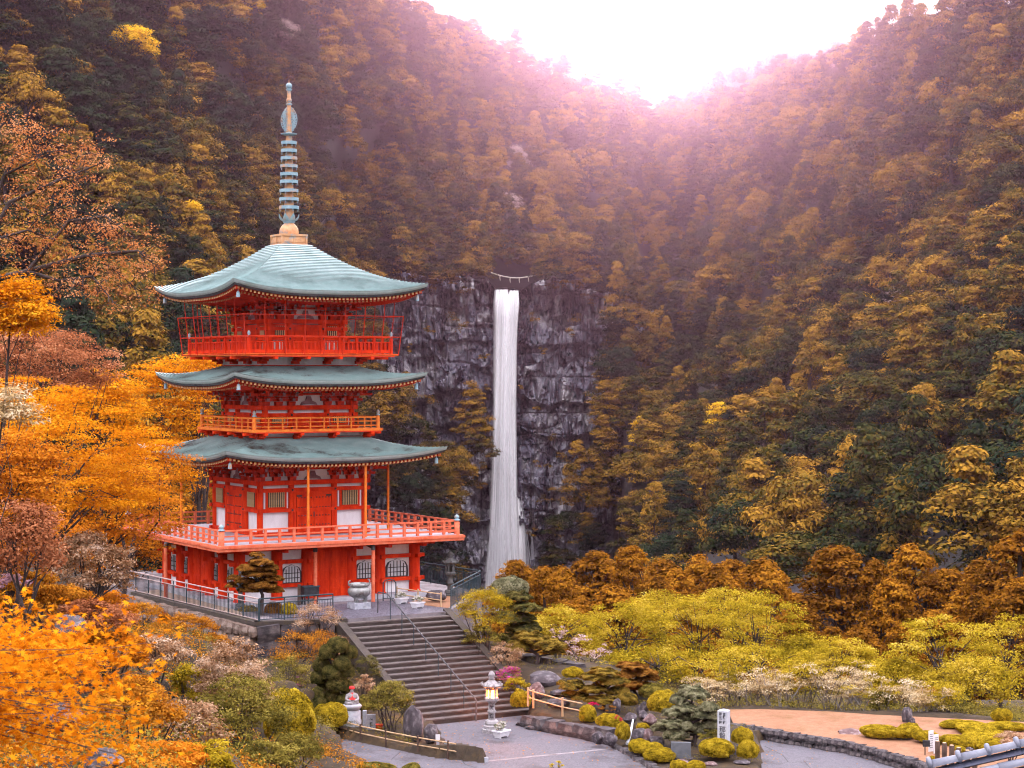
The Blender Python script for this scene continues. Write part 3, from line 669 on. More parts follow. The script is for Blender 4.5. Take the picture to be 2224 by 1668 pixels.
for k in range(4):                         # pierced flame: curling bronze tendrils in four vanes
    R = Matrix.Rotation(k*math.pi/2+.5, 3, 'Z')
    for j in range(9):
        z = zv(288)+j*.115; w = .36*math.sin(math.pi*min(.98, (j+2.2)/11.5))**.7
        pts_ = [R @ Vector((.08+w*f, 0, z+.2*f+.06*math.sin(f*9+j))) for f in np.linspace(0, 1, 6)]; mb.tube(pts_, .019, 4)
        c = R @ Vector((.08+w*.7, 0, z+.14)); mb.tube([c+R @ Vector((.055*math.cos(q), 0, .055*math.sin(q))) for q in np.linspace(0, 5.4, 8)], .016, 4)
    mb.tube([R @ Vector((.08+.38*math.sin(math.pi*min(.98, (f*9+2.2)/11.5))**.7, 0, zv(288)+.2+f*.95)) for f in np.linspace(0, 1, 12)], .02, 4)
part('flame_ornament', mb, M_bronze, sp)
for v, r in ((218.5, .135), (187, .15)):
    mb = MB(); z = zv(v); mb.lathe([(.06, z-.26), (.16, z-.17), (.11, z-.13)]+[(max(.012, r*math.cos(q)), z+r*math.sin(q)) for q in np.linspace(-1.1, 1.5, 8)], 14); part('jewel', mb, M_bronze, sp)

# ---- one storey's wall: columns, beams, panels, doors, windows, brackets
def bracket(h, out):
    """bearing block, arms and small blocks stepping outwards"""
    mb = MB(); mb.box((0, 0, h*.1), (.3, .3, h*.2), taper=1.15)
    for k in range(3):
        z = h*(.28+.26*k); y = -out*k/2.4; w = .62+.24*k
        mb.box((0, y, z), (w, .12, h*.13)); mb.box((0, y/2-.12, z+.004), (.12, abs(y)+.42, h*.12))
        for x in (-w/2+.07, 0, w/2-.07): mb.box((x, y, z+h*.12), (.15, .16, h*.1), taper=1.2)
    return mb
def bracket_tips(h, out):
    mb = MB()
    for k in range(3):
        z = h*(.28+.26*k); y = -out*k/2.4; mb.box((0, y-.345, z+.004), (.14, .02, h*.14))
        for x in (-1, 1): mb.box((x*(.62+.24*k)/2, y, z), (.012, .13, h*.12))
    return mb
def storey(r, z0, z1, zb, cols, sill, detail, spread):
    cr = .14 if detail < 3 else .17
    cm = MB(); cm.lathe([(cr, z0), (cr, z1)], 14); cme = cm.mesh('column'); cme.materials.append(M_red)
    done = set()
    for k in range(4):
        for a in cols:
            p = SIDES[k] @ Vector((a, -r, 0)); key = (round(p.x, 2), round(p.y, 2))
            if key in done: continue
            done.add(key); obj('column', cme, None, pag, loc=p)
    mb = MB(); mb.box((0, -r+.1, (z0+zb)/2), (2*r, .1, zb-z0)); on_sides('wall', mb, M_white)
    # beams
    for z, h, d in ((z1-.09, .2, .2), (z1-.42, .17, .17), (sill, .16, .19), (z0+.08, .16, .2)):
        if z <= z0+.3 and z != z0+.08: continue
        mb = MB(); mb.box((0, -r-.06, z), (2*r+.5, d, h)); on_sides('beam', mb, M_red)
    for k in range(4):                    # round nail covers
        mb = MB()
        for a in cols:
            for z in (z1-.42, sill):
                p = SIDES[k] @ Vector((a, -r-.155, z)); q = SIDES[k] @ Vector((a, -r-.19, z)); mb.tube([p, q], [.055, .035], 8)
        part('nail_covers', mb, M_black)
    # plaster and struts between the brackets, brackets, corner brackets
    h = zb-z1
    bm_ = bracket(h, spread); bm2 = bracket_tips(h, spread); b1 = bm_.mesh('bracket'); b1.materials.append(M_red2); b2 = bm2.mesh('bracket_end'); b2.materials.append(M_purple)
    for k in range(4):
        for a in list(cols)+[(cols[i]+cols[i+1])/2 for i in range(len(cols)-1) if i != len(cols)//2-1]:
            o = obj('bracket', b1, None, pag); o.matrix_local = SIDES[k] @ Matrix.Translation((a, -r-.04, z1)); q = obj('bracket_end', b2, None, o); q['kind'] = 'stuff'
        o = obj('corner_bracket', b1, None, pag); o.matrix_local = SIDES[k] @ Matrix.Translation((-r-.02, -r-.02, z1)) @ Matrix.Rotation(-math.pi/4, 4, 'Z') @ Matrix.Diagonal((1, 1.5, 1, 1))
    mb = MB(); mb.box((0, -r-.02, z1+h*.55), (2*r+.1, .06, .09)); on_sides('bracket_rail', mb, M_red2)
    mb = MB(); P = [(-.42, 0), (-.36, .12), (-.16, .2), (-.1, h*.42), (.1, h*.42), (.16, .2), (.36, .12), (.42, 0), (.2, .04), (-.2, .04)]
    n = len(P); mb.add([(x, -r-.03, z1+.02+z) for x, z in P]+[(x, -r+.04, z1+.02+z) for x, z in P], [tuple(range(n)), tuple(range(2*n-1, n-1, -1))]+[(i, n+i, n+(i+1) % n, (i+1) % n) for i in range(n)]); on_sides('frog_leg_strut', mb, M_purple)
def door(r, z0, z1, w, parent, k, studs, leaf_m=None):
    leaf_m = leaf_m or M_red
    mb = MB(); mb.box((0, 0, (z0+z1)/2), (2*w+.26, .1, z1-z0)); d = part('door', mb, M_red2); d.matrix_local = SIDES[k] @ Matrix.Translation((0, -r-.02, 0))
    fm = MB(); 
    for x in (-w-.09, w+.09): fm.box((x, -.07, (z0+z1)/2), (.14, .12, z1-z0))
    fm.box((0, -.072, z1-.05), (2*w+.34, .124, .12)); obj('door_frame', fm, M_red, d)
    for sx in (-1, 1):
        lm = MB(); lm.box((sx*w/2, -.085, (z0+z1)/2-.05), (w-.03, .06, z1-z0-.14)); lf = obj('door_leaf', lm, leaf_m, d)
    if studs:
        sm = MB()
        for zz in (.2, .42, .62, .86):
            for i in range(5):
                for sx in (-1, 1):
                    x = sx*(.14+(w-.26)*i/4); z = z0+(z1-z0)*zz; sm.tube([(x, -.115, z), (x, -.14, z)], [.034, .02], 7)
        obj('studs', sm, M_black, d)
        hm = MB()
        for sx in (-1, 1):
            for zz in (.08, .86): hm.box((sx*(w-.14), -.12, z0+(z1-z0)*zz+.08), (.26, .015, .07))
        hm.box((0, -.12, z0+(z1-z0)*.45), (.05, .02, .22)); obj('iron_fittings', hm, M_black, d)
    return d
def lattice_window(r, a, zc, w, h, k, side=False):
    mb = MB(); mb.box((0, 0, 0), (w+.2, .1, h+.2)); o = part('window', mb, M_red); o.matrix_local = SIDES[k] @ Matrix.Translation((a, -r-.03, zc))
    mb = MB(); mb.box((0, -.04, 0), (w, .06, h)); obj('recess', mb, M_lat, o)
    n = max(5, int(w/.085)); bb = MB(); bb.box((0, 0, 0), (.034, .03, h)); bme = bb.mesh('bar'); bme.materials.append(M_gold)
    for i in range(n): obj('bar', bme, None, o, loc=(-w/2+(i+.5)*w/n, -.09, 0))
    return o
# storey 1 (on the broad deck)
C1 = (-2.58, -1.06, 1.06, 2.58)
storey(2.58, 2.82, 5.27, 6.2, C1, 3.95, 1, .9)
for k in range(4):
    door(2.58, 2.9, 4.75, .86, pag, k, True)
    for a in (-1.82, 1.82):
        lattice_window(2.58, a, 4.43, .8, .66, k)
        for s in (-1, 1):
            mb = MB(); mb.box((0, 0, 0), (.07, .03, .9)); o = part('white_strip', mb, M_white); o.matrix_local = SIDES[k] @ Matrix.Translation((a+s*.55, -2.6, 4.45))
# storey 2
C2 = (-2.15, -.9, .9, 2.15)
storey(2.15, 7.5, 8.62, 9.55, C2, 7.62, 2, .75)
for k in range(4):
    door(2.15, 7.56, 8.28, .62, pag, k, False)
    for a in (-1.52, 1.52):
        lattice_window(2.15, a, 8.0, .66, .36, k)
        for s in (-1, 1):
            mb = MB(); mb.box((0, 0, 0), (.07, .03, .6)); o = part('white_strip', mb, M_white); o.matrix_local = SIDES[k] @ Matrix.Translation((a+s*.5, -2.165, 7.95))
# storey 3
C3 = (-1.8, -.82, .82, 1.8)
storey(1.8, 10.95, 12.52, 13.45, C3, 11.65, 3, .7)
for k in range(4):
    door(1.8, 11.0, 12.28, .6, pag, k, False)
    for a in (-1.3, 1.3):
        lattice_window(1.8, a, 12.0, .5, .44, k)
        mb = MB(); mb.box((0, 0, 0), (.5, .03, .42)); o = part('white_panel', mb, M_white); o.matrix_local = SIDES[k] @ Matrix.Translation((a, -1.83, 11.35))
        bb = MB(); bb.box((0, 0, 0), (.05, .03, .42)); bme = bb.mesh('red_bar'); bme.materials.append(M_red)
        for i in range(4): obj('red_bar', bme, None, o, loc=(-.18+i*.12, -.02, 0))

# ---- skirts under the upper balconies
def skirt(r, z0, z1, rb, n):
    mb = MB(); mb.box((0, -r+.15, (z0+z1)/2), (2*r, .1, z1-z0)); on_sides('skirt_wall', mb, M_white)
    mb = MB(); mb.box((0, -r+.08, z0+.06), (2*r+.06, .16, .12)); on_sides('skirt_beam', mb, M_red)
    bb = MB(); bb.box((0, -.2, -.1), (.22, .5, .12)); bb.box((0, -(rb-r)/2-.1, .0), (.16, rb-r+.2, .12)); bb.box((0, -.05, -.2), (.3, .3, .14)); bm_ = bb.mesh('floor_bracket'); bm_.materials.append(M_red)
    for k in range(4):
        for i in range(n):
            o = obj('floor_bracket', bm_, None, pag); o.matrix_local = SIDES[k] @ Matrix.Translation((-r+2*r*i/(n-1), -r, z1-.07))
    mb = MB(); mb.box((0, -(r+rb)/2+.1, z1-.005), (2*rb-.3, rb-r+.3, .05)); on_sides('balcony_soffit', mb, M_red2, (0, 2)); 
skirt(2.36, 10.33, 10.84, 3.7, 4); skirt(2.62, 7.1, 7.44, 3.2, 4)

# ---- balconies
def slab(name, r, z0, z1, m, ri=0, fm=None):
    mb = MB(); mb.box((0, 0, (z0+z1)/2), (2*r, 2*r, z1-z0)); o = part(name, mb, m)
    if fm:
        mb = MB(); mb.box((0, 0, z1+.006), (2*r-.3, 2*r-.3, .03)); obj('floor_boards', mb, fm, o)
    return o
def railing(o, r, z0, z1, rails, nposts, m, pw=.08, corner=None, rw=.05):
    """posts and rails as pieces of the balcony o"""
    for (z, h, ext) in rails:
        for k in range(4):
            mb = MB(); mb.box((0, -r, z), (2*r+ext, rw, h)); q = obj('rail', mb, m, o); q.matrix_local = SIDES[k]
    pm = MB(); pm.box((0, 0, (z0+z1)/2), (pw, pw, z1-z0)); pme = pm.mesh('post'); pme.materials.append(m)
    for k in range(4):
        for i in range(1, nposts):
            q = obj('post', pme, None, o); q.matrix_local = SIDES[k] @ Matrix.Translation((-r+2*r*i/nposts, -r, 0))
    if corner:
        cm = MB(); w, h = corner; cm.lathe([(w, z0-.05), (w, z1+h-.16), (w*.6, z1+h-.14), (w*.75, z1+h-.1)], 10); cme = cm.mesh('corner_post'); cme.materials.append(m)
        fm = MB(); zt = z1+h-.1; fm.lathe([(w*1.15, zt), (w*1.1, zt+.05), (w*.55, zt+.07), (w*.95, zt+.13), (w*.8, zt+.2), (.01, zt+.27)], 10); fme = fm.mesh('finial'); fme.materials.append(M_bronze)
        for sx, sy in ((-1, -1), (1, -1), (1, 1), (-1, 1)):
            obj('corner_post', cme, None, o, loc=(sx*r, sy*r, 0)); obj('finial', fme, None, o, loc=(sx*r, sy*r, 0))
b2 = slab('balcony', 3.22, 7.46, 7.58, M_orange); railing(b2, 3.05, 7.58, 8.1, ((8.08, .07, .16), (7.9, .045, .0), (7.7, .045, .0)), 9, M_orange, .06, (.09, .16))
mb = MB(); mb.box((0, 0, 7.44), (6.3, 6.3, .05)); obj('edge_board', mb, M_red, b2)
b3 = slab('balcony', 3.74, 10.86, 10.96, M_orange); railing(b3, 3.5, 10.96, 11.74, ((11.72, .08, .2), (11.48, .05, .1), (11.06, .14, .1)), 8, M_red, .11, (.08, .06))
pk = MB(); pk.box((0, 0, 11.27), (.085, .03, .4)); pke = pk.mesh('picket'); pke.materials.append(M_red)
for k in range(4):
    for i in range(34):
        q = obj('picket', pke, None, b3); q.matrix_local = SIDES[k] @ Matrix.Translation((-3.4+6.8*i/33, -3.5, 0))
# cage of thin bars and wire around the top balcony
cg = MB(); cg.box((0, 0, 12.66), (.01, .01, .01)); cage = part('safety_cage', cg, M_red2)
for k in range(4):
    for (q, z) in ((3.92, 12.66), (3.84, 11.72), (3.76, 10.92)):
        mb = MB(); mb.tube([(-q, -q, z), (q, -q, z)], .02, 5); o = obj('cage_rail', mb, M_red2, cage); o.matrix_local = SIDES[k]
    for i in range(9):
        f = -1+2*i/8; mb = MB(); tz = 13.5 if 0 < i < 8 else 12.66; tr = 3.92 if 0 < i < 8 else 3.92
        mb.tube([(3.74*f, -3.74, 10.88), (3.92*f, -3.92, 12.66)]+([(3.92*f, -3.98, 13.42)] if tz > 13 else []), .02, 5); o = obj('cage_bar', mb, M_red2, cage); o.matrix_local = SIDES[k]
    wm = MB()
    for i in range(0, 26): f = -1+2*(i+.5)/26; wm.tube([(3.74*f, -3.745, 10.9), (3.92*f, -3.925, 12.66)], .0016, 3, False)
    for i in range(6): z = 11.05+i*.27; q = 3.745+.18*(z-10.9)/1.76; wm.tube([(-q, -q, z), (q, -q, z)], .0016, 3, False)
    o = obj('wire_netting', wm, M_red2, cage); o.matrix_local = SIDES[k]; o['kind'] = 'stuff'

# ---- broad deck over the ground floor
dk = slab('deck', 5.95, 2.53, 2.78, M_salmon, fm=M_floor)
railing(dk, 5.7, 2.8, 3.4, ((3.4, .07, .2), (3.16, .06, .0), (2.95, .09, .0)), 17, M_salmon, .11, (.13, .12))
em = MB(); em.box((0, -5.96, 2.7), (11.98, .05, .09)); eme = em.mesh('edge_board'); eme.materials.append(M_salmon)
for k in range(4): o = obj('edge_board', eme, None, dk); o.matrix_local = SIDES[k]
for k in range(4):
    jm = MB(); jm.box((0, 0, 0), (.2, .9, .2)); jme = jm.mesh('joist'); jme.materials.append(M_red)
    for a in (-4.28, -2.52, -1.08, 1.08, 2.52, 4.28): o = obj('joist', jme, None, dk); o.matrix_local = SIDES[k] @ Matrix.Translation((a, -4.85, 2.4))
# thin posts between deck and lowest eave
for x, y in ((-1.35, -5.0), (1.45, -5.0), (-4.75, 1.35), (4.45, -1.35)):
    mb = MB(); mb.tube([(x, y, 2.79), (x, y, 6.25)], .06, 8); part('eave_post', mb, M_orange)

# ---- ground floor
RB = 4.283; CB = (-4.283, -2.52, -1.08, 1.08, 2.52, 4.283)
mb = MB(); mb.box((0, 0, .09), (9.9, 9.9, .18)); part('plinth', mb, M_stone)
mb = MB(); mb.box((0, -RB+.14, 1.36), (2*RB, .12, 2.36)); on_sides('wall', mb, M_white)
cm = MB(); cm.lathe([(.3, .12), (.3, .22), (.25, .24), (.25, 2.5)], 18); cme = cm.mesh('column'); cme.materials.append(M_red); done = set()
for k in range(4):
    for a in CB:
        p = SIDES[k] @ Vector((a, -RB, 0)); key = (round(p.x, 1), round(p.y, 1))
        if key not in done: done.add(key); obj('column', cme, None, pag, loc=p)
    for z, h in ((2.42, .18), (1.82, .16), (.78, .16)):
        mb = MB()
        if z > 2: mb.box((0, -RB-.02, z), (2*RB+.1, .2, h)); part('beam', mb, M_red).matrix_local = SIDES[k]
        else:
            for sx in (-1, 1):
                mb = MB(); mb.box((sx*(1.2+4.75)/2, -RB-.02, z), (3.55, .18, h)); part('beam', mb, M_red).matrix_local = SIDES[k]
    for a in CB:                           # square beam ends through the columns
        for z in (1.82, .78):
            mb = MB(); mb.box((a, -RB-.3, z), (.2, .22, .17)); part('beam_end', mb, M_red).matrix_local = SIDES[k]
def bell_window(a, k, w=.42, narrow=False):
    prof = [(-1, 0), (-1.02, .35), (-.98, .62), (-.8, .84), (-.55, .93), (-.3, .96), (0, 1.04), (.3, .96), (.55, .93), (.8, .84), (.98, .62), (1.02, .35), (1, 0)]
    z0, h = .88, .8
    def shape(s, y0, y1, zs=0):
        mb = MB(); P = [(x*w*s, z0+zs+z*h*(s if s < 1 else 1)) for x, z in prof]; n = len(P)
        return mb.add([(x, y0, z) for x, z in P]+[(x, y1, z) for x, z in P], [tuple(range(n)), tuple(range(2*n-1, n-1, -1))]+[(i, n+i, n+(i+1) % n, (i+1) % n) for i in range(n)])
    o = part('window', shape(1.13, -.04, .04, -.03), M_black); o.matrix_local = SIDES[k] @ Matrix.Translation((a, -RB+.07, 0))
    obj('pane', shape(.93, -.055, -.03, .02), M_glass, o)
    for i in range(5):
        x = (-.66+.33*i)*w; hh = h*(.86 if abs(i-2) < 2 else .72); mb = MB(); mb.box((x, -.066, z0+hh/2+.02), (.03, .03, hh)); obj('bar', mb, M_lat, o)
    for z in (.25, .5): mb = MB(); mb.box((0, -.064, z0+h*z*1.05), (w*1.75, .03, .03)); obj('bar', mb, M_lat, o)
for k in range(4):
    for a in (-3.4, -1.8, 1.8, 3.4): bell_window(a, k, .5 if abs(a) > 3 else .42)
    mb = MB(); mb.box((0, 0, 1.25), (1.95, .1, 2.2)); d = part('door', mb, M_red); d.matrix_local = SIDES[k] @ Matrix.Translation((0, -RB+.02, 0))
    for sx in (-1, 1):
        lm = MB(); lm.box((sx*.47, -.05, 1.22), (.9, .08, 2.06)); lf = obj('door_leaf', lm, M_red, d)
        for i in range(2):
            for j, (z, hh) in enumerate(((2.02, .34), (1.6, .36), (1.18, .36), (.8, .3), (.42, .34))):
                pm = MB(); pm.box((sx*(.26+.43*i), -.095, z), (.37, .03, hh-.05)); obj('panel', pm, M_red, d)
# rain pipes with black heads under the deck edge
for (u, v) in ((685, 1312), (810.5, 1307), (359.5, 1299.7)):
    p = onz(u, v, .0); l = Matrix.Rotation(-RZ, 4, 'Z') @ (p-PC)
    mb = MB(); mb.tube([(l.x, l.y, 0), (l.x, l.y, 2.3)], .085, 10); o = part('rain_pipe', mb, M_salmon); mb = MB(); mb.tube([(l.x, l.y, 2.28), (l.x, l.y, 2.42), (l.x*.93, l.y*.93, 2.5)], [.1, .11, .07], 8); obj('pipe_head', mb, M_black, o)

# ------------------------------------------------------------------ near ground: terrace, stairs, plaza, slopes
E1 = Vector((math.cos(RZ), math.sin(RZ), 0)); E2 = Vector((math.sin(RZ), -math.cos(RZ), 0))    # along the front, outwards
ZP = -3.25
S1 = onz(745, 1345, 0); SWID = 4.8; S2 = S1+E1*SWID; NST = 20; RISE = -ZP/NST; TREAD = .372
T1 = onz(560, 1352, 0)
TERR = [T1.xy, S1.xy, S2.xy, (-2.55, 83.3), (-1.4, 89.8), (-4.6, 94.6), (-8.5, 101), (-15, 103), (-21.5, 95.5), (-17.3, 89.3)]
TERR = [(float(p[0]), float(p[1])) for p in TERR]
PLPX = [(683, 1586), (735, 1602), (810, 1618), (928, 1642), (1057, 1657), (975, 1620), (950, 1592), (945, 1570), (1136, 1552), (1150, 1568), (1310, 1606), (1350, 1624), (1420, 1668), (1480, 1730), (1655, 1730), (1654, 1668), (1650, 1605), (1592, 1579), (1700, 1596), (1850, 1619), (2000, 1662), (2060, 1735), (2060, 1800), (760, 1800), (760, 1720), (735, 1668), (700, 1620)]
PLZ = [(onz(u, v, ZP).x, onz(u, v, ZP).y) for u, v in PLPX]
LW = [(1592, 1570), (1640, 1576), (1700, 1587), (1850, 1611), (2000, 1651), (2060, 1690), (2224, 1690), (2300, 1600), (2224, 1568), (2060, 1560), (1900, 1552), (1800, 1545), (1650, 1540), (1580, 1541)]
LWZ = [(onz(u, v, -2.86).x, onz(u, v, -2.86).y) for u, v in LW]
CP = []                                 # ground heights known from what stands there
def cp(u, v, Y): q = at(u, v, Y); CP.append((q.x, q.y, q.z))
for x, y, z in ((0, 0, 8.4), (0, -25, 9), (-25, -10, 9), (25, -10, 7), (4, 10, 5.5), (12, 14, 3.5), (0, 25, -.5), (8, 30, -1.5), (0, 40, -3.6), (8, 48, -4), (-4, 50, -3), (16, 52, -4), (24, 60, -4), (22, 68, -3), (-6, 60, -3), (-4, 58, -3.4),
                (-5, 12, 6.5), (-6, 20, 4.5), (-10, 14, 7.5), (-20, 30, 7.5), (-30, 45, 9), (-34, 70, 8), (-40, 100, 6), (-28, 90, 2),
                (-24, 100, 0), (-12, 108, -3), (-6, 105, -4), (0, 98, -5), (2, 90, -3.6), (1, 86, -2.6), (-14, 125, -16), (4, 105, -8), (10, 92, -5.6), (18, 95, -6.5), (26, 86, -5.5), (18, 112, -13), (34, 112, -14), (6, 130, -20), (24, 140, -24), (46, 140, -26),
                (0, 170, -36), (30, 180, -40), (60, 180, -40), (-30, 170, -34), (0, 215, -56), (50, 220, -58), (-50, 215, -50), (60, 90, -10), (70, 40, -6), (40, 30, -1), (-60, 20, 14), (-60, 70, 14), (-70, 130, 0), (14, 80, -4.3), (20, 79, -4.4), (8, 80, -4.2), (30, 75, -4.2)): CP.append((x, y, z))
# left slope
for a in ((150, 1300, 46), (190, 1300, 45), (200, 1470, 38), (490, 1690, 45), (340, 1700, 30), (130, 1270, 48), (330, 1370, 62), (400, 1475, 66), (290, 1400, 56), (60, 1500, 26), (640, 1640, 55), (560, 1660, 50), (250, 1400, 70), (450, 1510, 72), (330, 1460, 78), (560, 1550, 68), (620, 1480, 71), (660, 1500, 72.5), (700, 1570, 70.5), (717, 1590, 71.5), (680, 1430, 76.5), (760, 1540, 74), (760, 1585, 72), (840, 1592, 71), (900, 1606, 70), (800, 1575, 72.5), (740, 1480, 76)): cp(*a)
# right garden bed and lawn
for a in ((1130, 1545, 75), (1120, 1505, 77.5), (1060, 1390, 82), (1090, 1450, 80), (1160, 1520, 75.5), (1180, 1440, 82), (1275, 1575, 71.5), (1320, 1585, 71), (1352, 1620, 69.3), (1300, 1560, 73), (1390, 1560, 73), (1250, 1490, 78), (1245, 1540, 75), (1440, 1570, 71.5), (1500, 1625, 68), (1430, 1655, 66.3), (1555, 1650, 66.5), (1625, 1650, 66.5), (1570, 1640, 67), (1420, 1500, 78), (1560, 1560, 73), (1480, 1655, 66.2)): cp(*a)
for u, v in ((1590, 1560), (1700, 1565), (1800, 1580), (1900, 1585), (2000, 1600), (1650, 1550), (1900, 1562), (2050, 1575), (2100, 1610), (2150, 1600), (2200, 1610), (2060, 1640), (2120, 1640)): q = onz(u, v, -2.92); CP.append((q.x, q.y, q.z))
CPa = np.array(CP)
def polydist(x, y, P):
    d = np.full(np.shape(x), 1e9)
    for i in range(len(P)):
        ax, ay = P[i]; bx, by = P[(i+1) % len(P)]; dx, dy = bx-ax, by-ay; t = np.clip(((x-ax)*dx+(y-ay)*dy)/(dx*dx+dy*dy+1e-9), 0, 1)
        d = np.minimum(d, np.hypot(x-ax-t*dx, y-ay-t*dy))
    return np.where(inpoly(x, y, P), -d, d)
STP = [(p.x, p.y) for p in (S1-E1*.45, S2+E1*.45, S2+E1*.45+E2*7.5, S1-E1*.45+E2*7.5)]
def gz(x, y):
    x = np.asarray(x, float); y = np.asarray(y, float)
    d2 = (x[..., None]-CPa[:, 0])**2+(y[..., None]-CPa[:, 1])**2+.15+.06*np.clip(60-y[..., None], 0, 40)
    w = 1/d2**2.0; z = (w*CPa[:, 2]).sum(-1)/w.sum(-1)
    z = z-1.0*np.clip((56-y)/12, 0, 1)*np.clip((y-8)/6, 0, 1)
    z = z+.05*fnoise(x*1.1, y*1.1)+.15*fnoise(x*.3, y*.3+4)
    dp = polydist(x, y, PLZ); z = np.where(dp < 0, ZP-.12+np.minimum(0, dp)*.1, np.where(dp < .9, np.maximum(z, ZP+.05), z))
    dl = polydist(x, y, LWZ); z = np.where(dl < .2, np.minimum(z, -2.98), z)
    dt = polydist(x, y, TERR); z = np.where(dt < .35, np.minimum(z, -.35), z); z = np.where(dt < -.8, -.6, z)
    ds = polydist(x, y, STP); k = np.clip(((x-S1.x)*E2.x+(y-S1.y)*E2.y)/7.5, 0, 1)
    return np.where(ds < .1, np.minimum(z, ZP*k-.75), z)
def gz1(x, y): return float(gz(np.array([x]), np.array([y]))[0])
M_ground = mat('leaf-strewn earth', (.022, .015, .009), (.05, .032, .015), 1.2, .95, .5, 9, c3=(.08, .045, .012), s3=.8)
def ground_patch(name, x0, x1, y0, y1, st, dz=0):
    X, Y = np.meshgrid(np.arange(x0, x1+.01, st), np.arange(y0, y1+.01, st)); Z = np.concatenate([gz(X[i:i+20], Y[i:i+20]) for i in range(0, len(X), 20)])
    return obj(name, grid_mesh(name, np.stack([X, Y, Z+dz], -1)), M_ground, kind='structure')
ground_patch('garden_ground', -24, 26, 54, 104, .25)
ground_patch('bank', -24, 10, 12, 54, .5, -.02)
ground_patch('terrain', -110, 110, -30, 230, 2.0, -.5)

M_cobble = bpy.data.materials.new('cobbled terrace')
def cobble(m, c1, c2, sc):
    m.use_nodes = True; n, l = m.node_tree.nodes, m.node_tree.links; p = n['Principled BSDF']; p.inputs['Roughness'].default_value = .6
    t = n.new('ShaderNodeTexCoord'); v = n.new('ShaderNodeTexVoronoi'); v.inputs['Scale'].default_value = sc; l.new(t.outputs['Object'], v.inputs['Vector'])
    v2 = n.new('ShaderNodeTexVoronoi'); v2.feature = 'DISTANCE_TO_EDGE'; v2.inputs['Scale'].default_value = sc; l.new(t.outputs['Object'], v2.inputs['Vector'])
    k = n.new('ShaderNodeMixRGB'); l.new(v.outputs['Color'], k.inputs[0]); k.inputs[1].default_value = (*c1, 1); k.inputs[2].default_value = (*c2, 1)
    r = n.new('ShaderNodeValToRGB'); r.color_ramp.elements[1].position = .09; l.new(v2.outputs['Distance'], r.inputs[0])
    k2 = n.new('ShaderNodeMixRGB'); l.new(r.outputs[0], k2.inputs[0]); k2.inputs[1].default_value = (.03, .028, .035, 1); l.new(k.outputs[0], k2.inputs[2]); l.new(k2.outputs[0], p.inputs['Base Color'])
    b = n.new('ShaderNodeBump'); b.inputs['Distance'].default_value = .03; l.new(r.outputs[0], b.inputs['Height']); l.new(b.outputs[0], p.inputs['Normal'])
cobble(M_cobble, (.075, .07, .095), (.14, .13, .17), 6.5)
M_conc = mat('worn concrete', (.16, .14, .15), (.26, .235, .25), 1.6, .8, .25, 30, c3=(.1, .08, .075), s3=1.2)
M_step = mat('dark shaded step stone', (.035, .026, .022), (.062, .047, .042), 1.3, .8, .3, 26, c3=(.035, .025, .02), s3=1.6)  # step fronts: the shade on the risers is put into this colour
M_tread = mat('lit step top', (.075, .06, .055), (.13, .107, .1), 1.5, .75, .3, 26, c3=(.07, .055, .052), s3=1.4)  # paler than the risers: light from above put into the colour
M_kerb = mat('dark mossy kerb stone', (.045, .036, .03), (.085, .068, .058), 2, .9, .4, 20, c3=(.06, .05, .02), s3=2)
M_tan = mat('tan packed gravel', (.3, .22, .16), (.4, .3, .22), 2, .95, .3, 40)
M_asph = mat('grey-lilac asphalt', (.085, .08, .094), (.14, .132, .152), 14, .9, .35, 60, c3=(.055, .048, .052), s3=.4)
M_lawn = mat('dry orange lawn', (.24, .11, .055), (.31, .16, .088), 3, .95, .5, 40, c3=(.2, .1, .04), s3=.7)
M_wallst = mat('dark wall stone', (.03, .027, .03), (.085, .07, .075), 1.6, .9, .5, 9, c3=(.17, .145, .14), s3=1.3)
M_wallst2 = mat('lichened wall stone', (.11, .07, .05), (.22, .16, .13), 1.6, .9, .5, 9, c3=(.3, .24, .2), s3=1.1)
M_rk = mat('garden rock', (.04, .034, .04), (.12, .1, .11), 1.1, .9, .6, 6, c3=(.24, .215, .225), s3=1.4)
M_granite = mat('grey granite', (.3, .32, .37), (.45, .46, .5), 7, .8, .2, 30, c3=(.18, .19, .2), s3=2)
M_metal = mat('galvanised rail', (.06, .06, .065), (.11, .11, .115), 4, .8, spec=.1)
M_metald = mat('dark painted rail', (.03, .05, .06), (.06, .085, .1), 4, .85, spec=.1)
M_bamboo = mat('weathered bamboo', (.42, .26, .13), (.58, .4, .24), 4, .6, stretch=(1, 1, 1))
M_wood = mat('old brown timber', (.06, .035, .025), (.12, .075, .055), 4, .85, .3, 20)

mb = MB(); mb.prism(TERR, -3.4, 0); obj('terrace', mb, M_conc, kind='structure')
fr = [T1.xy, S1.xy, S2.xy, (-2.62, 83.2), (-1.5, 89.7), (-4.2, 93.5), (-12, 90), (-14.5, 83)]
mb = MB(); A = [(T1+(S1-T1)*.35).xy, S1.xy, S2.xy, (-2.7, 83.0), (-3.3, 87.4), (-11.4, 82.6)]
mb.add([(p[0], p[1], .006) for p in A], [tuple(range(6))]); obj('terrace_paving', mb, M_cobble, kind='structure')
mb = MB(); A = [(T1.x-.3, T1.y+.35), (-11.6, 82.5), (-16.5, 90.6), (-17.1, 89.4)]; mb.add([(p[0], p[1], .005) for p in A], [(0, 1, 2, 3)]); obj('terrace_path', mb, M_tan, kind='structure')
mb = MB(); A = [(-2.75, 83.4), (-1.75, 89.3), (-3.4, 88.6), (-4.6, 85.2)]; mb.add([(p[0], p[1], .012) for p in A], [(0, 1, 2, 3)]); obj('terrace_lawn', mb, M_lawn, kind='structure')
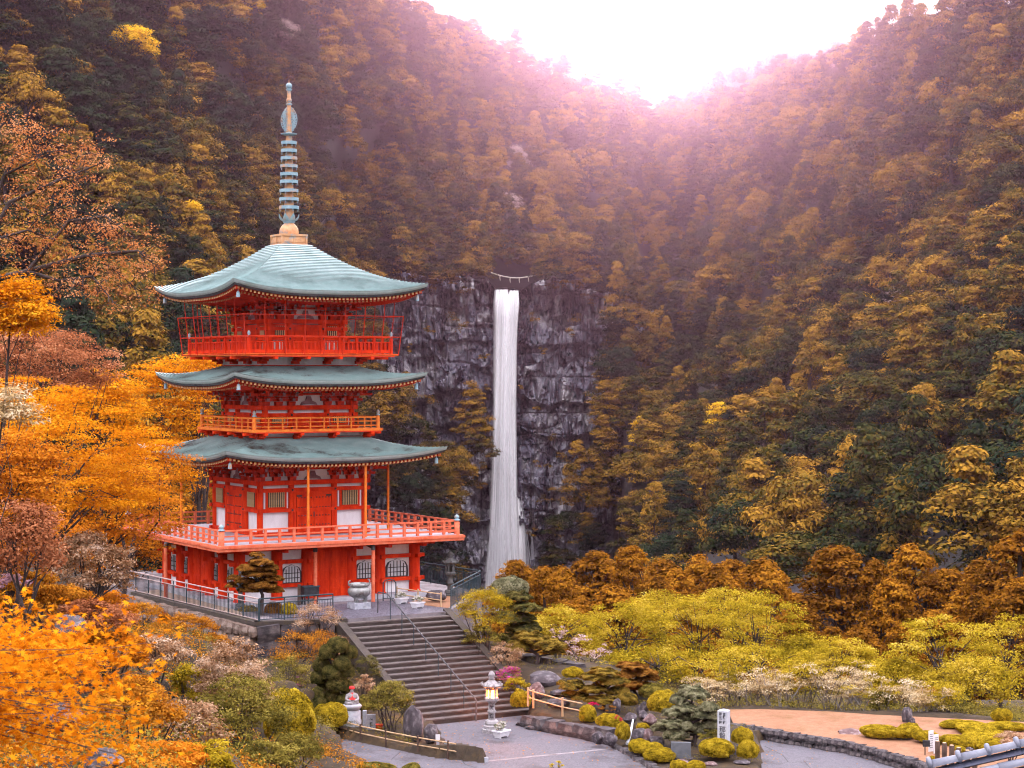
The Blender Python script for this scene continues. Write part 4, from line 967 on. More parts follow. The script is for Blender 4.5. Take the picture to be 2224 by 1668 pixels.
mb = MB(); mb.add([(p[0], p[1], ZP) for p in PLZ], [tuple(range(len(PLZ)))]); obj('plaza', mb, M_asph, kind='structure')
# light joint across the plaza
a, b = onz(1050, 1654, ZP), onz(1328, 1626, ZP); n_ = Vector((-(b-a).y, (b-a).x, 0)).normalized()*.09
mb = MB(); mb.add([p+Vector((0, 0, .005)) for p in (a-n_, b-n_, b+n_, a+n_)], [(0, 1, 2, 3)]); obj('plaza_joint', mb, M_conc, kind='structure')
# cracks in the asphalt of the road
M_crack = mat('tar crack', (.03, .03, .035))
for pts_ in (((1800, 1622), (1845, 1630), (1870, 1641), (1905, 1646), (1950, 1652)), ((1660, 1620), (1700, 1640), (1712, 1655)), ((1745, 1652), (1760, 1668)), ((985, 1628), (1010, 1660), (1035, 1668)), ((870, 1632), (850, 1650))):
    L = [onz(u, v, ZP+.006) for u, v in pts_]; mb = MB()
    for p, q in zip(L, L[1:]):
        n_ = Vector((-(q-p).y, (q-p).x, 0)).normalized()*.018; mb.add([p-n_, q-n_, q+n_, p+n_], [(0, 1, 2, 3)])
    obj('asphalt_crack', mb, M_crack, kind='structure')
# lawn beyond the road
mb = MB(); mb.add([onz(u, v, -2.86) for u, v in LW], [tuple(range(len(LW)))]); obj('lawn', mb, M_lawn, kind='structure')

# ---- stairs
st = empty('stone_staircase', S1, RZ, 'broad dark stone staircase climbing from the plaza to the pagoda terrace', 'staircase')
sme = MB(); sme.box((SWID/2, -TREAD/2, -.2), (SWID, TREAD+.03, .4)); sme = sme.mesh('step'); sme.materials.append(M_step); tme = MB(); tme.box((SWID/2, -TREAD/2-.005, .012), (SWID-.01, TREAD+.05, .05)); tme = tme.mesh('tread'); tme.materials.append(M_tread)  # thin pale top slab added to draw a bright edge along each step
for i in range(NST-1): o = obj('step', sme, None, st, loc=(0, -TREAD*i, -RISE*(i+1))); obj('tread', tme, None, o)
for x in (-.19, SWID+.19):
    L = TREAD*(NST-.3); mb = MB()
    mb.add([(x-.17, .25, .12), (x+.17, .25, .12), (x+.17, .25, -.9), (x-.17, .25, -.9), (x-.17, -L, ZP+.14), (x+.17, -L, ZP+.14), (x+.17, -L, ZP-.4), (x-.17, -L, ZP-.4)], [(0, 1, 2, 3), (7, 6, 5, 4), (0, 4, 5, 1), (1, 5, 6, 2), (2, 6, 7, 3), (3, 7, 4, 0)])
    obj('side_kerb', mb, M_kerb, st)
hr = empty('stair_handrail', S1+E1*2.1, RZ, 'thin metal handrail running down the middle of the stone staircase', 'handrail')
L = TREAD*(NST-.6); mb = MB(); mb.tube([(0, 1.0, .02), (0, 1.0, .86), (0, .9, .9), (0, .1, .9), (0, 0, .86), (0, -L, ZP+.86), (0, -L-.08, ZP+.8), (0, -L-.08, ZP+.01)], .028, 8); obj('rail', mb, M_metal, hr)
for i in range(7):
    y = -L*(i+.15)/7; mb = MB(); mb.tube([(0, y, ZP*(-y/L)+.82), (0, y, ZP*(-y/L)-.1)], .018, 6); obj('post', mb, M_metald, hr)

# ---- metal railings round the terrace
def metal_fence(name, label, pts_, h=.95, drop=.2, m_rail=M_metald, m_bal=M_metald, gap=.13, double=True):
    p0 = Vector((pts_[0][0], pts_[0][1], 0)); e = empty(name, p0, 0, label, 'railing'); L = [Vector((p[0], p[1], 0))-p0 for p in pts_]
    for z, r in ((h, .032), (h-drop, .024), (.1, .02)):
        mb = MB(); mb.tube([p+Vector((0, 0, z)) for p in L], r, 6); obj('rail', mb, m_rail, e)
    bal = MB()
    for a, b in zip(L, L[1:]):
        d = (b-a).length; n = int(d/1.55)+1
        for i in range(n+1):
            q = a.lerp(b, i/n); mb = MB(); mb.tube([q, q+Vector((0, 0, h))], .026, 6); obj('post', mb, m_bal, e)
        for i in range(int(d/gap)):
            q = a.lerp(b, (i+.5)*gap/d); bal.tube([q+Vector((0, 0, .1)), q+Vector((0, 0, h-drop))], .011, 4, False)
    o = obj('balusters', bal, m_bal, e); o['kind'] = 'stuff'; return e
M_railp = mat('pinkish weathered rail', (.36, .26, .24), (.5, .4, .38), 3, .75, spec=.2)
metal_fence('terrace_railing', 'long metal railing along the left edge of the terrace above the stone wall', [(-20.5, 94.6), (-17.25, 89.2), (T1.x+.02, T1.y+.05)], m_rail=M_railp)
metal_fence('terrace_railing', 'dark railing along the terrace front beside the pine', [(T1.x+.06, T1.y+.07), (onz(723, 1340, 0).x, onz(723, 1340, 0).y)])
metal_fence('terrace_railing', 'dark railing around the right corner of the terrace near the waterfall', [(-2.62, 83.35), (-1.46, 89.75), (-4.7, 94.4), (-8.4, 100.6)], drop=.16)
for a, b, nm in ((T1, Vector((-17.25, 89.25, 0)), 1), (T1, S1, 2)):
    d = b-a; mb = MB(); mb.box((a+b)/2+Vector((0, 0, -.03)), (d.length+.3, .42, .16), math.atan2(d.y, d.x)); obj('coping', mb, M_kerb, kind='structure')

# ---- dry-stone walls: every stone a piece
def stone_wall(name, label, top, h, sl, sh, m, seed, depth=.45, base=None, bulge=.06):
    """top: list of points (x,y,z) along the upper edge; stones in rough courses below"""
    rg = random.Random(seed); top = [Vector(p) for p in top]; o0 = top[0]-Vector((0, 0, h)); e = empty(name, o0, 0, label, 'wall'); ln = [0]
    for a, b in zip(top, top[1:]): ln.append(ln[-1]+(b-a).length)
    def pos(s):
        for i in range(len(top)-1):
            if s <= ln[i+1] or i == len(top)-2: t = (s-ln[i])/(ln[i+1]-ln[i]); return top[i].lerp(top[i+1], t), (top[i+1]-top[i])
    metas = []
    for k in range(6):
        mb = MB(); q = random.Random(seed*10+k); V = []
        for z in (-.5, 0, .5):
            w = 1 if z == 0 else .86
            for i, j in ((-1, -1), (1, -1), (1, 1), (-1, 1)): V.append((i*.5*w+q.uniform(-.09, .09), j*.5*w+q.uniform(-.08, .08), z+q.uniform(-.07, .07)))
        fs = [(3, 2, 1, 0), (8, 9, 10, 11)]
        for r in (0, 4): fs += [(r+i, r+(i+1) % 4, r+4+(i+1) % 4, r+4+i) for i in range(4)]
        mb.add(V, fs); me = mb.mesh('stone'); me.materials.append(m); metas.append(me)
    rows = max(1, round(h/sh))
    for r in range(rows):
        s = rg.uniform(-.3, 0)*sl
        while s < ln[-1]:
            w = sl*rg.uniform(.65, 1.35); c, d = pos(min(max(s+w/2, 0), ln[-1])); ang = math.atan2(d.y, d.x)
            o = obj('stone', rg.choice(metas), None, e, loc=c-o0-Vector((0, 0, h*(r+.5)/rows))+Vector((rg.uniform(-bulge, bulge), rg.uniform(-bulge, bulge), 0)), rot=(rg.uniform(-.08, .08), rg.uniform(-.08, .08), ang+rg.uniform(-.06, .06)), scl=(w*1.0, depth*rg.uniform(.9, 1.15), h/rows*rg.uniform(.9, 1.08)))
            s += w
    return e
lz = Vector((0, 0, -.12)); off = (T1-Vector((-17.25, 89.25, 0))).normalized()
nrm = Vector((-.838, -.545, 0))*.12
stone_wall('retaining_wall', 'reddish stone retaining wall under the left terrace railing', [Vector((-17.6, 89.0, -.1)), T1+nrm+lz], 1.9, .62, .5, M_wallst2, 3, .5)
stone_wall('retaining_wall', 'dark stone retaining wall under the terrace front by the shrubs', [T1+Vector((.0, -.12, -.1)), S1+Vector((-.5, -.12, -.1))], 2.6, .8, .62, M_wallst, 5, .5)
wz = lambda u, v, z: onz(u, v, z)
stone_wall('garden_wall', 'low mossy stone wall along the plaza beside the stair foot', [wz(1152, 1554, ZP+.42), wz(1235, 1569, ZP+.46), wz(1318, 1583, ZP+.5)], .55, .75, .5, M_wallst, 7, .6)
stone_wall('kerb_wall', 'small kerb of stones along the plaza below the clipped bushes', [wz(1322, 1608, ZP+.12), wz(1352, 1624, ZP+.12), wz(1425, 1666, ZP+.12), wz(1480, 1716, ZP+.12)], .3, .42, .3, M_wallst, 9, .3)
stone_wall('road_wall', 'long low wall of dark stones between the road and the dry lawn', [wz(1590, 1572, -2.85), wz(1640, 1577, -2.85), wz(1700, 1588, -2.85), wz(1850, 1612, -2.85), wz(2000, 1653, -2.85), wz(2050, 1690, -2.85)], .5, .3, .22, M_wallst, 11, .35)
stone_wall('garden_wall', 'dark rock wall under the pine right of the stairs', [at(1128, 1418, 82), at(1200, 1432, 82), at(1245, 1440, 81)], 1.2, .9, .6, M_wallst, 13, .6)
for i, (u, v) in enumerate(((1150, 1572), (1172, 1580), (1160, 1563))):
    p = onz(u, v, ZP+.05); o = obj('stepping_stone', rock_mesh('stepping_stone', 70+i, 2, m=M_wallst), None, loc=p, scl=(.55, .35, .14)); tag(o, ['flat dark stone, middle of the three by the stair foot', 'flat dark stone farthest out along the garden wall foot', 'flat dark stone closest to the stair kerb'][i], 'stone', 'flat stones at the stair foot')
# white kerb at the tip of the statue garden
a, b = onz(968, 1621, ZP), onz(1057, 1656, ZP); d = b-a; mb = MB(); mb.box((0, 0, .07), (d.length, .14, .2)); o = obj('kerb', mb, M_granite, loc=(a+b)/2, rot=(0, 0, math.atan2(d.y, d.x)), kind='structure')

# ------------------------------------------------------------------ objects on terrace and plaza
def lathe_obj(name, prof, m, parent, n=16, c=(0, 0, 0), smooth=True, **kw): mb = MB(); mb.lathe(prof, n, c, smooth); return obj(name, mb, m, parent, **kw)
def txt(s, size, m, parent, loc, rot, name='inscription'):
    c = bpy.data.curves.new('t', 'FONT'); c.body = s; c.size = size; c.align_x = 'CENTER'; c.align_y = 'CENTER'; c.space_line = .95; c.offset = .004
    t = bpy.data.objects.new('t', c); COL.objects.link(t); me = bpy.data.meshes.new_from_object(t.evaluated_get(bpy.context.evaluated_depsgraph_get())); bpy.data.objects.remove(t)
    me.materials.clear(); return obj(name, me, m, parent, loc, rot)
M_ink = mat('black carved lettering', (.03, .03, .04)); M_bronzed = mat('grey patinated bronze', (.2, .21, .2), (.36, .37, .36), 4, .45, .15, 20, metal=.4, c3=(.12, .1, .09), s3=3)
M_pot = mat('white planter', (.78, .78, .8), (.66, .66, .7), 4, .5)
L_flow = leafmat('white flowers over green leaves', [(.05, .08, .02), (.12, .14, .04), (.6, .55, .5), (.8, .78, .76)], .2, 6)
# incense burner
p = onz(780, 1320.5, .01); ib = empty('incense_burner', p, RZ, 'grey bronze incense burner bowl on a square stone block on the terrace', 'incense burner')
mb = MB(); mb.box((0, 0, .12), (.78, .78, .26), taper=.95); obj('base_block', mb, M_granite, ib)
for k in range(3):
    a = k*2.094-.5; mb = MB(); d = Vector((math.cos(a), math.sin(a), 0)); mb.tube([d*.2+Vector((0, 0, .25)), d*.27+Vector((0, 0, .36)), d*.24+Vector((0, 0, .52))], [.1, .08, .13], 8); obj('leg', mb, M_bronzed, ib)
lathe_obj('bowl', [(.1, .42), (.3, .46), (.44, .56), (.5, .7), (.48, .82), (.38, .9), (.36, .93)], M_bronzed, ib, 22)
lathe_obj('rim', [(.36, .92), (.42, .95), (.42, 1.06), (.38, 1.07), (.37, 1.0), (.3, .98)], M_bronzed, ib, 22)
for s in (-1, 1): mb = MB(); mb.tube([(s*.4, 0, .95), (s*.5, 0, 1.02), (s*.5, 0, 1.16), (s*.42, 0, 1.2)], .035, 6); obj('handle', mb, M_bronzed, ib)
# planters with white flowers
pr_ = np.random.default_rng(77)
def planter(p, s, label, g='white flower planters'):
    e = empty('flower_planter', p, RZ+.3, label, 'planter', g); e.scale = (s,)*3
    mb = MB(); V = [(-.24, -.17, .05), (.24, -.17, .05), (.24, .17, .05), (-.24, .17, .05), (-.29, -.21, .26), (.29, -.21, .26), (.29, .21, .26), (-.29, .21, .26)]
    mb.add(V, [(3, 2, 1, 0), (4, 5, 6, 7), (0, 1, 5, 4), (1, 2, 6, 5), (2, 3, 7, 6), (3, 0, 4, 7)]); mb.box((0, 0, .25), (.62, .46, .05)); obj('pot', mb, M_pot, e)
    mb = MB()
    for i in (-.2, .2): mb.box((i, 0, .025), (.06, .3, .06))
    obj('feet', mb, M_pot, e)
    c = shell_clumps(pr_, 40, (.3, .22, .2), (0, 0, .36), -.1, .5); Q, R = clump_leaves(pr_, c, np.full((len(c), 3), .075), 45, .045, .5, .7, aspect=.8); obj('flowers', quad_mesh('flowers', Q, R), L_flow, e)
planter(onz(872, 1310, .02), .85, 'white flower planter on the terrace next to the barrier'); planter(onz(907, 1320, .02), .9, 'white flower planter on the terrace nearest the top of the stairs'); planter(onz(1089, 1601, ZP), .95, 'white flower planter at the foot of the lit stone lantern')
# stone lanterns
def stone_lantern(p, s, label, m, lit=False, rz=.2):
    e = empty('stone_lantern', p, rz, label, 'stone lantern'); e.scale = (s,)*3
    lathe_obj('base', [(.36, 0), (.36, .14), (.31, .16), (.31, .26), (.25, .3), (.27, .36), (.25, .44), (.18, .48)], m, e, 6 if not lit else 12, smooth=False)
    lathe_obj('shaft', [(.13, .46), (.125, .72), (.165, .75), (.165, .82), (.125, .85), (.12, 1.08), (.15, 1.1)], m, e, 14)
    lathe_obj('platform', [(.13, 1.08), (.27, 1.2), (.28, 1.28), (.24, 1.32)], m, e, 6, smooth=False)
    for k in range(6):
        a = k*math.pi/3; mb = MB(); mb.box((math.cos(a)*.19, math.sin(a)*.19, 1.48), (.07, .07, .36), a); obj('corner_pillar', mb, m, e)
    lathe_obj('light_box_top', [(.21, 1.6), (.22, 1.66), (.2, 1.67)], m, e, 6, smooth=False)
    lathe_obj('cap', [(.2, 1.66), (.34, 1.7), (.37, 1.75), (.26, 1.84), (.15, 1.93), (.1, 1.98)], m, e, 6, smooth=False)
    for k in range(6):
        a = k*math.pi/3+.52; d = Vector((math.cos(a), math.sin(a), 0)); mb = MB(); mb.tube([d*.3+Vector((0, 0, 1.74)), d*.38+Vector((0, 0, 1.76)), d*.4+Vector((0, 0, 1.83)), d*.35+Vector((0, 0, 1.86))], [.06, .05, .04, .02], 6); obj('scroll', mb, m, e)
    lathe_obj('jewel', [(.09, 1.97), (.13, 2.0), (.08, 2.05), (.13, 2.12), (.11, 2.2), (.02, 2.29)], m, e, 12)
    if lit:
        gm = bpy.data.materials.new('lit lamp bulb'); gm.use_nodes = True; b = gm.node_tree.nodes['Principled BSDF']; b.inputs['Emission Color'].default_value = (1, .2, .018, 1); b.inputs['Emission Strength'].default_value = 3; b.inputs['Base Color'].default_value = (.2, .08, .02, 1); b.inputs['Alpha'].default_value = .5
        lathe_obj('lamp', [(.03, 1.34), (.1, 1.37), (.125, 1.45), (.1, 1.53), (.03, 1.57)], gm, e, 12)
        pl = bpy.data.lights.new('lantern_light', 'POINT'); pl.energy = 420; pl.color = (1, .24, .03); pl.shadow_soft_size = .05
        po = bpy.data.objects.new('lantern_light', pl); COL.objects.link(po); po.parent = e; po.location = (0, 0, 1.45)
        ca = -math.pi/2-rz; 
        for ch, z in (('献', .95), ('燈', .62)): txt(ch, .17, M_ink, e, (math.cos(ca)*.135, math.sin(ca)*.135, z), (math.pi/2, 0, -rz))
    else: lathe_obj('light_box', [(.13, 1.3), (.13, 1.62)], M_lat, e, 6, smooth=False)
    return e
M_lantern = mat('pale lantern stone', (.26, .245, .25), (.4, .38, .39), 5, .85, .25, 30, c3=(.12, .11, .11), s3=3)
M_dlant = mat('dark lantern stone', (.06, .06, .06), (.13, .13, .125), 5, .9, .4, 20)
stone_lantern(onz(1068, 1591, ZP), 1.0, 'lit pale stone lantern glowing orange at the stair foot', M_lantern, True)
stone_lantern(at(977.6, 1303, 88.2), .98, 'dark weathered stone lantern at the right corner of the terrace', M_dlant)
stone_lantern(at(522, 1330, 82.8), .82, 'dark stone lantern half hidden behind the terrace pine', M_dlant)
# offering box
p = Vector((PC.x, PC.y, 0))+E1*(-1.35)+E2*5.15; ob = empty('offering_box', p, RZ, 'black box stand below a bell-shaped window on the terrace', 'box')
mb = MB(); mb.box((0, 0, .56), (.72, .4, .4)); obj('box', mb, M_black, ob); mb = MB(); mb.box((0, 0, .78), (.8, .46, .05)); obj('lid', mb, M_metald, ob)
for x in (-.3, .3):
    for y in (-.14, .14): mb = MB(); mb.box((x, y, .19), (.06, .06, .38)); obj('leg', mb, M_black, ob)
mb = MB(); mb.box((0, 0, .45), (.13, .13, .9)); tag(obj('wooden_post', mb, M_wood, loc=p-E1*.55+E2*.1), 'short brown wooden post beside the black box stand', 'post')
# arched steel barrier and bamboo rail on the terrace
p = at(846, 1291, 86.0); p.z = 0; br = empty('steel_barrier', p, .1, 'dark arched steel barrier with upright bars on the terrace', 'barrier')
mb = MB(); mb.tube([(-.28, 0, 0), (-.28, 0, .8), (-.2, 0, .92), (0, 0, .97), (.2, 0, .92), (.28, 0, .8), (.28, 0, 0)], .026, 7); obj('frame', mb, M_metald, br)
for x in (-.1, .08): mb = MB(); mb.tube([(x, 0, .12), (x, 0, .95)], .014, 6); obj('bar', mb, M_metald, br)
mb = MB(); mb.tube([(-.28, 0, .13), (.28, 0, .13)], .016, 6); obj('bar', mb, M_metald, br)
def bamboo_fence(name, label, pts_, hs, posts, r=.035, m=M_bamboo, mp=None):
    p0 = Vector(pts_[0]); e = empty(name, p0, 0, label, 'fence')
    for h in hs: mb = MB(); mb.tube([Vector(p)-p0+Vector((0, 0, h)) for p in pts_], r, 6); obj('rail', mb, m, e)
    L = [Vector(p)-p0 for p in pts_]
    for t in posts:
        f = t*(len(L)-1); i = min(int(f), len(L)-2); q = L[i].lerp(L[i+1], f-i); mb = MB(); mb.tube([q-Vector((0, 0, .15)), q+Vector((0, 0, max(hs)+.08))], r*1.5, 7); obj('post', mb, mp or m, e)
    return e
bamboo_fence('bamboo_fence', 'low bamboo rail beside the planters on the terrace', [Vector((at(862, 1290, 86.2).x, 86.2, 0)), Vector((at(908, 1300, 85.2).x, 85.2, 0)), Vector((at(958, 1315, 83.9).x, 83.9, 0))], (.28, .55), (.0, .5, 1.0), .025)
f1 = [onz(u, v, ZP+.08) for u, v in ((734, 1592), (783, 1606), (838, 1618), (908, 1632), (990, 1646))]
bamboo_fence('bamboo_fence', 'curved bamboo rail around the statue garden beside the path', f1, (.22, .48), (.03, .25, .5, .75, .95), .026, mp=M_wood)
f2 = [at(1146, 1525, 74.5), at(1160, 1530, 74.2), at(1220, 1547, 73), at(1264, 1556, 72.3)]
bamboo_fence('bamboo_fence', 'bamboo rail sloping down past the rocks right of the stairs', f2, (.2, .48), (.3, .68, .02), .028)
# rocks
def rock(name, u, v, Y, w, h, label, seed, cat='rock', m=M_rk, d=None, rz=0., tilt=0.):
    q = at(u, v, Y); o = obj(name, rock_mesh(name, seed, 3, m=m), None, loc=q, rot=(0, tilt, rz), scl=(w/2, (d or w*.8)/2, h/2)); return tag(o, label, cat)
M_brk = mat('brown rock', (.1, .06, .06), (.22, .14, .135), 1.3, .9, .6, 6, c3=(.34, .28, .28), s3=1.4)
rock('boulder', 897, 1575, 70.2, .78, 1.5, 'tall dark boulder standing at the left foot of the stairs', 1, 'boulder')
rock('boulder', 936, 1596, 69.8, .58, .8, 'squat grey boulder right of the tall one by the stairs', 2, 'boulder')
rock('rock', 948, 1293, 85.6, .95, .55, 'dark pointed rock on the terrace lawn by the railing', 3)
rock('rock', 1163, 1503, 75.6, .72, .8, 'brown standing rock with scratched lettering near the azaleas', 4, m=M_brk)
rock('rock', 1185, 1478, 78, 1.6, .9, 'broad dark rock behind the brown standing rock', 5)
rock('rock', 1230, 1503, 76.5, 1.3, .4, 'pale flat-topped rock behind the bamboo rail', 6)
rock('rock', 1215, 1527, 75, 1.0, .4, 'low lichened rock under the bamboo rail', 7)
rock('rock', 1268, 1505, 77, .8, .5, 'whitish rock between the mound and the layered pine', 8)
rock('rock', 1395, 1540, 72.8, .46, .6, 'grey block-shaped rock beside the big golden bush', 9)
rock('rock', 1341, 1534, 72.6, .36, .6, 'small upright grey rock under the layered pine', 10)
rock('rock', 1370, 1560, 71.4, .6, .42, 'rounded grey rock at the head of the little cascade', 11)
rock('rock', 1398, 1556, 71.2, .5, .42, 'pale rock next to the rounded cascade rock', 12)
rock('rock', 1412, 1565, 70.6, .55, .5, 'reddish tilted rock above the cascade', 13, m=M_brk, tilt=.4)
rock('rock', 1325, 1605, 69, .5, .55, 'dark rock at the bend of the plaza kerb', 14)
rock('rock', 1300, 1603, 69.4, .5, .5, 'pale rock at the end of the mossy garden wall', 15)
rock('rock', 1390, 1595, 69, .6, .5, 'dark rock under the tall ball bush', 16)
rock('rock', 1408, 1600, 68.8, .4, .62, 'narrow brown rock between cascade and layered topiary', 17, m=M_brk)
rock('rock', 1425, 1610, 68.6, .6, .45, 'dark rock at the foot of the layered topiary', 18)
rock('rock', 1480, 1656, 65.6, .5, .22, 'small pinkish rock in front of the grey tablet', 19, m=M_brk)
rock('rock', 1545, 1660, 65.3, .5, .2, 'small brown rock on bare earth by the stele', 20, m=M_brk)
rock('rock', 1610, 1656, 65.8, .6, .2, 'low dark rock between the stele and the square bush', 21)
rock('standing_stone', 1970, 1555, 72.2, .4, .95, 'tall dark standing stone at the back edge of the dry lawn', 22, 'standing stone')
rock('rock', 1982, 1567, 71.9, .25, .3, 'small dark rock leaning at the foot of the standing stone', 23)
rock('rock', 1845, 1595, 70.0, 1.05, .42, 'flat brown slab of rock lying on the dry lawn', 24, m=M_brk)
rock('rock', 1963, 1603, 68.8, .5, .36, 'pale round rock in front of the flat golden bushes', 25)
rock('rock', 2105, 1630, 66.5, .35, .3, 'little grey rock among the flat golden bushes', 26)
rock('boulder', 155, 1362, 36, .62, .5, 'dark lichened boulder among the left shrubs', 27, 'boulder')
rock('boulder', 225, 1655, 17.5, .36, .26, 'dark boulder at the lower left below the maple leaves', 28, 'boulder')
rock('boulder', 130, 1560, 22, .5, .35, 'shadowed rock behind the hanging maple leaves', 29, 'boulder')
rock('rock', 715, 1665, 66.6, .35, .3, 'small reddish rock at the path edge', 30, m=M_brk)
# the little cascade
mb = MB(); mb.tube([at(1375, 1563, 70.6), at(1372, 1580, 70.2), at(1368, 1600, 69.6), at(1362, 1615, 69.2)], [.03, .045, .04, .06], 6); tag(obj('garden_cascade', mb, mat('white trickling water', (.6, .66, .75), (.8, .85, .9), 9, .3)), 'thin white cascade trickling between rocks in the garden', 'cascade')
# seated jizo figure on its pedestal
p = onz(764, 1583, ZP+.1); stt = empty('stone_statue', p, .25, 'seated stone statue with red bib and cap on a round pedestal', 'statue')
lathe_obj('pedestal', [(.36, 0), (.36, .34), (.33, .36), (.33, .68), (.3, .7)], M_granite, stt, 18)
lathe_obj('lotus_seat', [(.24, .7), (.34, .78), (.38, .87), (.33, .92), (.24, .93)], M_stone, stt, 16)
bm = bmesh.new(); fv = [bm.verts.new(c) for c in ((0, 0, .98), (0, .02, 1.12), (0, .03, 1.27), (0, .0, 1.36), (0, -.01, 1.47), (-.17, -.03, 1.25), (-.22, -.1, 1.1), (-.06, -.2, 1.06), (.17, -.03, 1.25), (.22, -.1, 1.1), (.06, -.2, 1.06), (-.26, -.1, .98), (.0, -.24, .97), (.26, -.1, .98))]
for a, b in ((0, 1), (1, 2), (2, 3), (3, 4), (2, 5), (5, 6), (6, 7), (2, 8), (8, 9), (9, 10), (0, 11), (11, 12), (0, 13)): bm.edges.new((fv[a], fv[b]))
me = bpy.data.meshes.new('figure'); bm.to_mesh(me); bm.free()
fg = obj('figure', me, M_lantern, stt); sk = fg.modifiers.new('skin', 'SKIN'); fg.modifiers.new('sub', 'SUBSURF').render_levels = 2
for i, r in enumerate((.17, .15, .12, .05, .095, .075, .06, .045, .075, .06, .045, .085, .06, .085)): me.skin_vertices[0].data[i].radius = (r, r*(1.15 if i == 4 else 1))
me.skin_vertices[0].data[0].use_root = True
mb = MB(); mb.lathe([(.03, 1.6), (.09, 1.58), (.115, 1.52), (.105, 1.49)], 12, (0, -.01, 0)); obj('cap', mb, mat('red cloth', (.6, .02, .025), (.7, .05, .04), 5), fg)
mb = MB(); mb.grid([[(x*w, -.08-.1*f+.04*abs(x)*2, 1.36-.26*f) for x in (-.5, -.25, 0, .25, .5)] for f, w in ((0, .16), (.4, .26), (1, .24))]); obj('bib', mb, bpy.data.materials['red cloth'], fg)
mb = MB()
for s in (-1, 1): mb.box((s*.035, -.115, 1.475), (.03, .012, .012))
mb.box((0, -.122, 1.45), (.02, .03, .035)); mb.box((0, -.115, 1.42), (.04, .012, .01)); obj('face', mb, M_granite, fg)
# slabs, box and small signs by the statue
mb = MB(); mb.box((0, 0, .4), (.14, .14, .8)); tag(obj('stone_post', mb, M_granite, loc=onz(792, 1590, ZP+.05)), 'slim grey stone post between statue and inscribed slab', 'post')
sb = empty('stone_slab', onz(806, 1594, ZP+.05), .2, 'upright grey inscribed slab beside the statue', 'stone slab'); mb = MB(); mb.box((0, 0, .36), (.32, .1, .72)); obj('slab', mb, M_granite, sb); txt('御\n詠\n歌', .13, M_ink, sb, (0, -.053, .38), (math.pi/2, 0, 0))
cb = empty('red_box', onz(822, 1592, ZP+.05), .1, 'small red-orange box under the leafy tree by the statue', 'box'); mb = MB(); mb.box((0, 0, .14), (.28, .22, .28)); obj('box', mb, M_red, cb); mb = MB(); mb.box((0, 0, .3), (.32, .26, .04)); obj('lid', mb, M_red2, cb)
sg = empty('small_sign', onz(951, 1624, ZP+.08), 0, 'small white marker post on the earth by the squat boulder', 'sign'); mb = MB(); mb.box((0, 0, .22), (.1, .06, .44)); obj('post', mb, M_granite, sg); mb = MB(); mb.box((0, -.04, .38), (.16, .02, .2)); obj('plate', mb, M_pot, sg)
# stele and tablet
se = empty('stone_stele', onz(1572, 1641, -3.1), -.42, 'tall pale stone stele with a carved inscription among clipped bushes', 'stele')
mb = MB(); mb.box((0, 0, .09), (.66, .6, .2)); obj('plinth', mb, M_wallst, se)
mb = MB(); mb.box((0, 0, .87), (.36, .3, 1.38)); mb.add([(-.18, -.15, 1.56), (.18, -.15, 1.56), (.18, .15, 1.56), (-.18, .15, 1.56), (0, 0, 1.62)], [(0, 1, 4), (1, 2, 4), (2, 3, 4), (3, 0, 4)]); obj('pillar', mb, mat('stele granite', (.42, .45, .52), (.55, .57, .62), 9, .75, .15, 40), se)
txt('吉\n野\n熊\n野', .105, M_ink, se, (.06, -.153, 1.3), (math.pi/2, 0, 0)); txt('国\n立\n公\n園', .105, M_ink, se, (-.075, -.153, 1.3), (math.pi/2, 0, 0)); txt('那\n智\n山', .24, M_ink, se, (0, -.153, .68), (math.pi/2, 0, 0))
tb = empty('stone_tablet', onz(1479, 1650, -3.1), -.1, 'dark grey square stone tablet under the layered topiary', 'tablet'); mb = MB(); mb.box((0, 0, .3), (.68, .12, .6)); obj('slab', mb, mat('slate', (.1, .11, .125), (.15, .16, .18), 5, .6), tb); mb = MB(); mb.box((0, .02, .02), (.8, .3, .1)); obj('plinth', mb, M_wallst, tb)
# boards and posts at the lower right
bd = empty('black_board', onz(2009, 1640, -2.86), 0, 'small black notice board on a thin post at the lawn corner', 'notice board'); mb = MB(); mb.tube([(0, 0, 0), (0, 0, .5)], .02, 6); obj('post', mb, M_wood, bd); mb = MB(); mb.box((.04, -.03, .4), (.24, .03, .22)); obj('panel', mb, M_black, bd)
for u, v, lab, sc in ((2022, 1632, 'taller white notice board by the log posts', 1), (2033, 1636, 'lower white notice board next to the first log post', .9)):
    bd = empty('white_board', onz(u, v, -2.86), .5, lab, 'notice board'); mb = MB(); mb.box((0, 0, .35*sc), (.2, .03, .72*sc)); obj('panel', mb, M_pot, bd); mb = MB(); 
    for i in range(7): mb.box((0, -.018, (.14+.075*i)*sc), (.14, .004, .018))
    obj('printed_lines', mb, M_metald, bd)
lm = MB(); lm.lathe([(.085, -.3), (.085, .66), (.07, .69)], 9); lm2 = lm.mesh('log'); lm2.materials.append(M_wood); tm_ = MB(); tm_.lathe([(.07, .685), (.065, .7)], 9); tm2 = tm_.mesh('cut_top'); tm2.materials.append(M_bamboo)
for i, (u, v) in enumerate(((2036, 1609), (2051, 1613), (2067, 1618), (2082, 1623), (2101, 1629), (2117, 1634))):
    q = at(u, v, 64.2-.35*i); e = empty('log_post', (q.x, q.y, q.z-.7), 0, f"brown log post, {['first and tallest-looking', 'second', 'third', 'fourth', 'fifth', 'last and lowest'][i]} in the row beside the white boards", 'post', 'row of log posts'); obj('log', lm2, None, e); obj('cut_top', tm2, None, e)
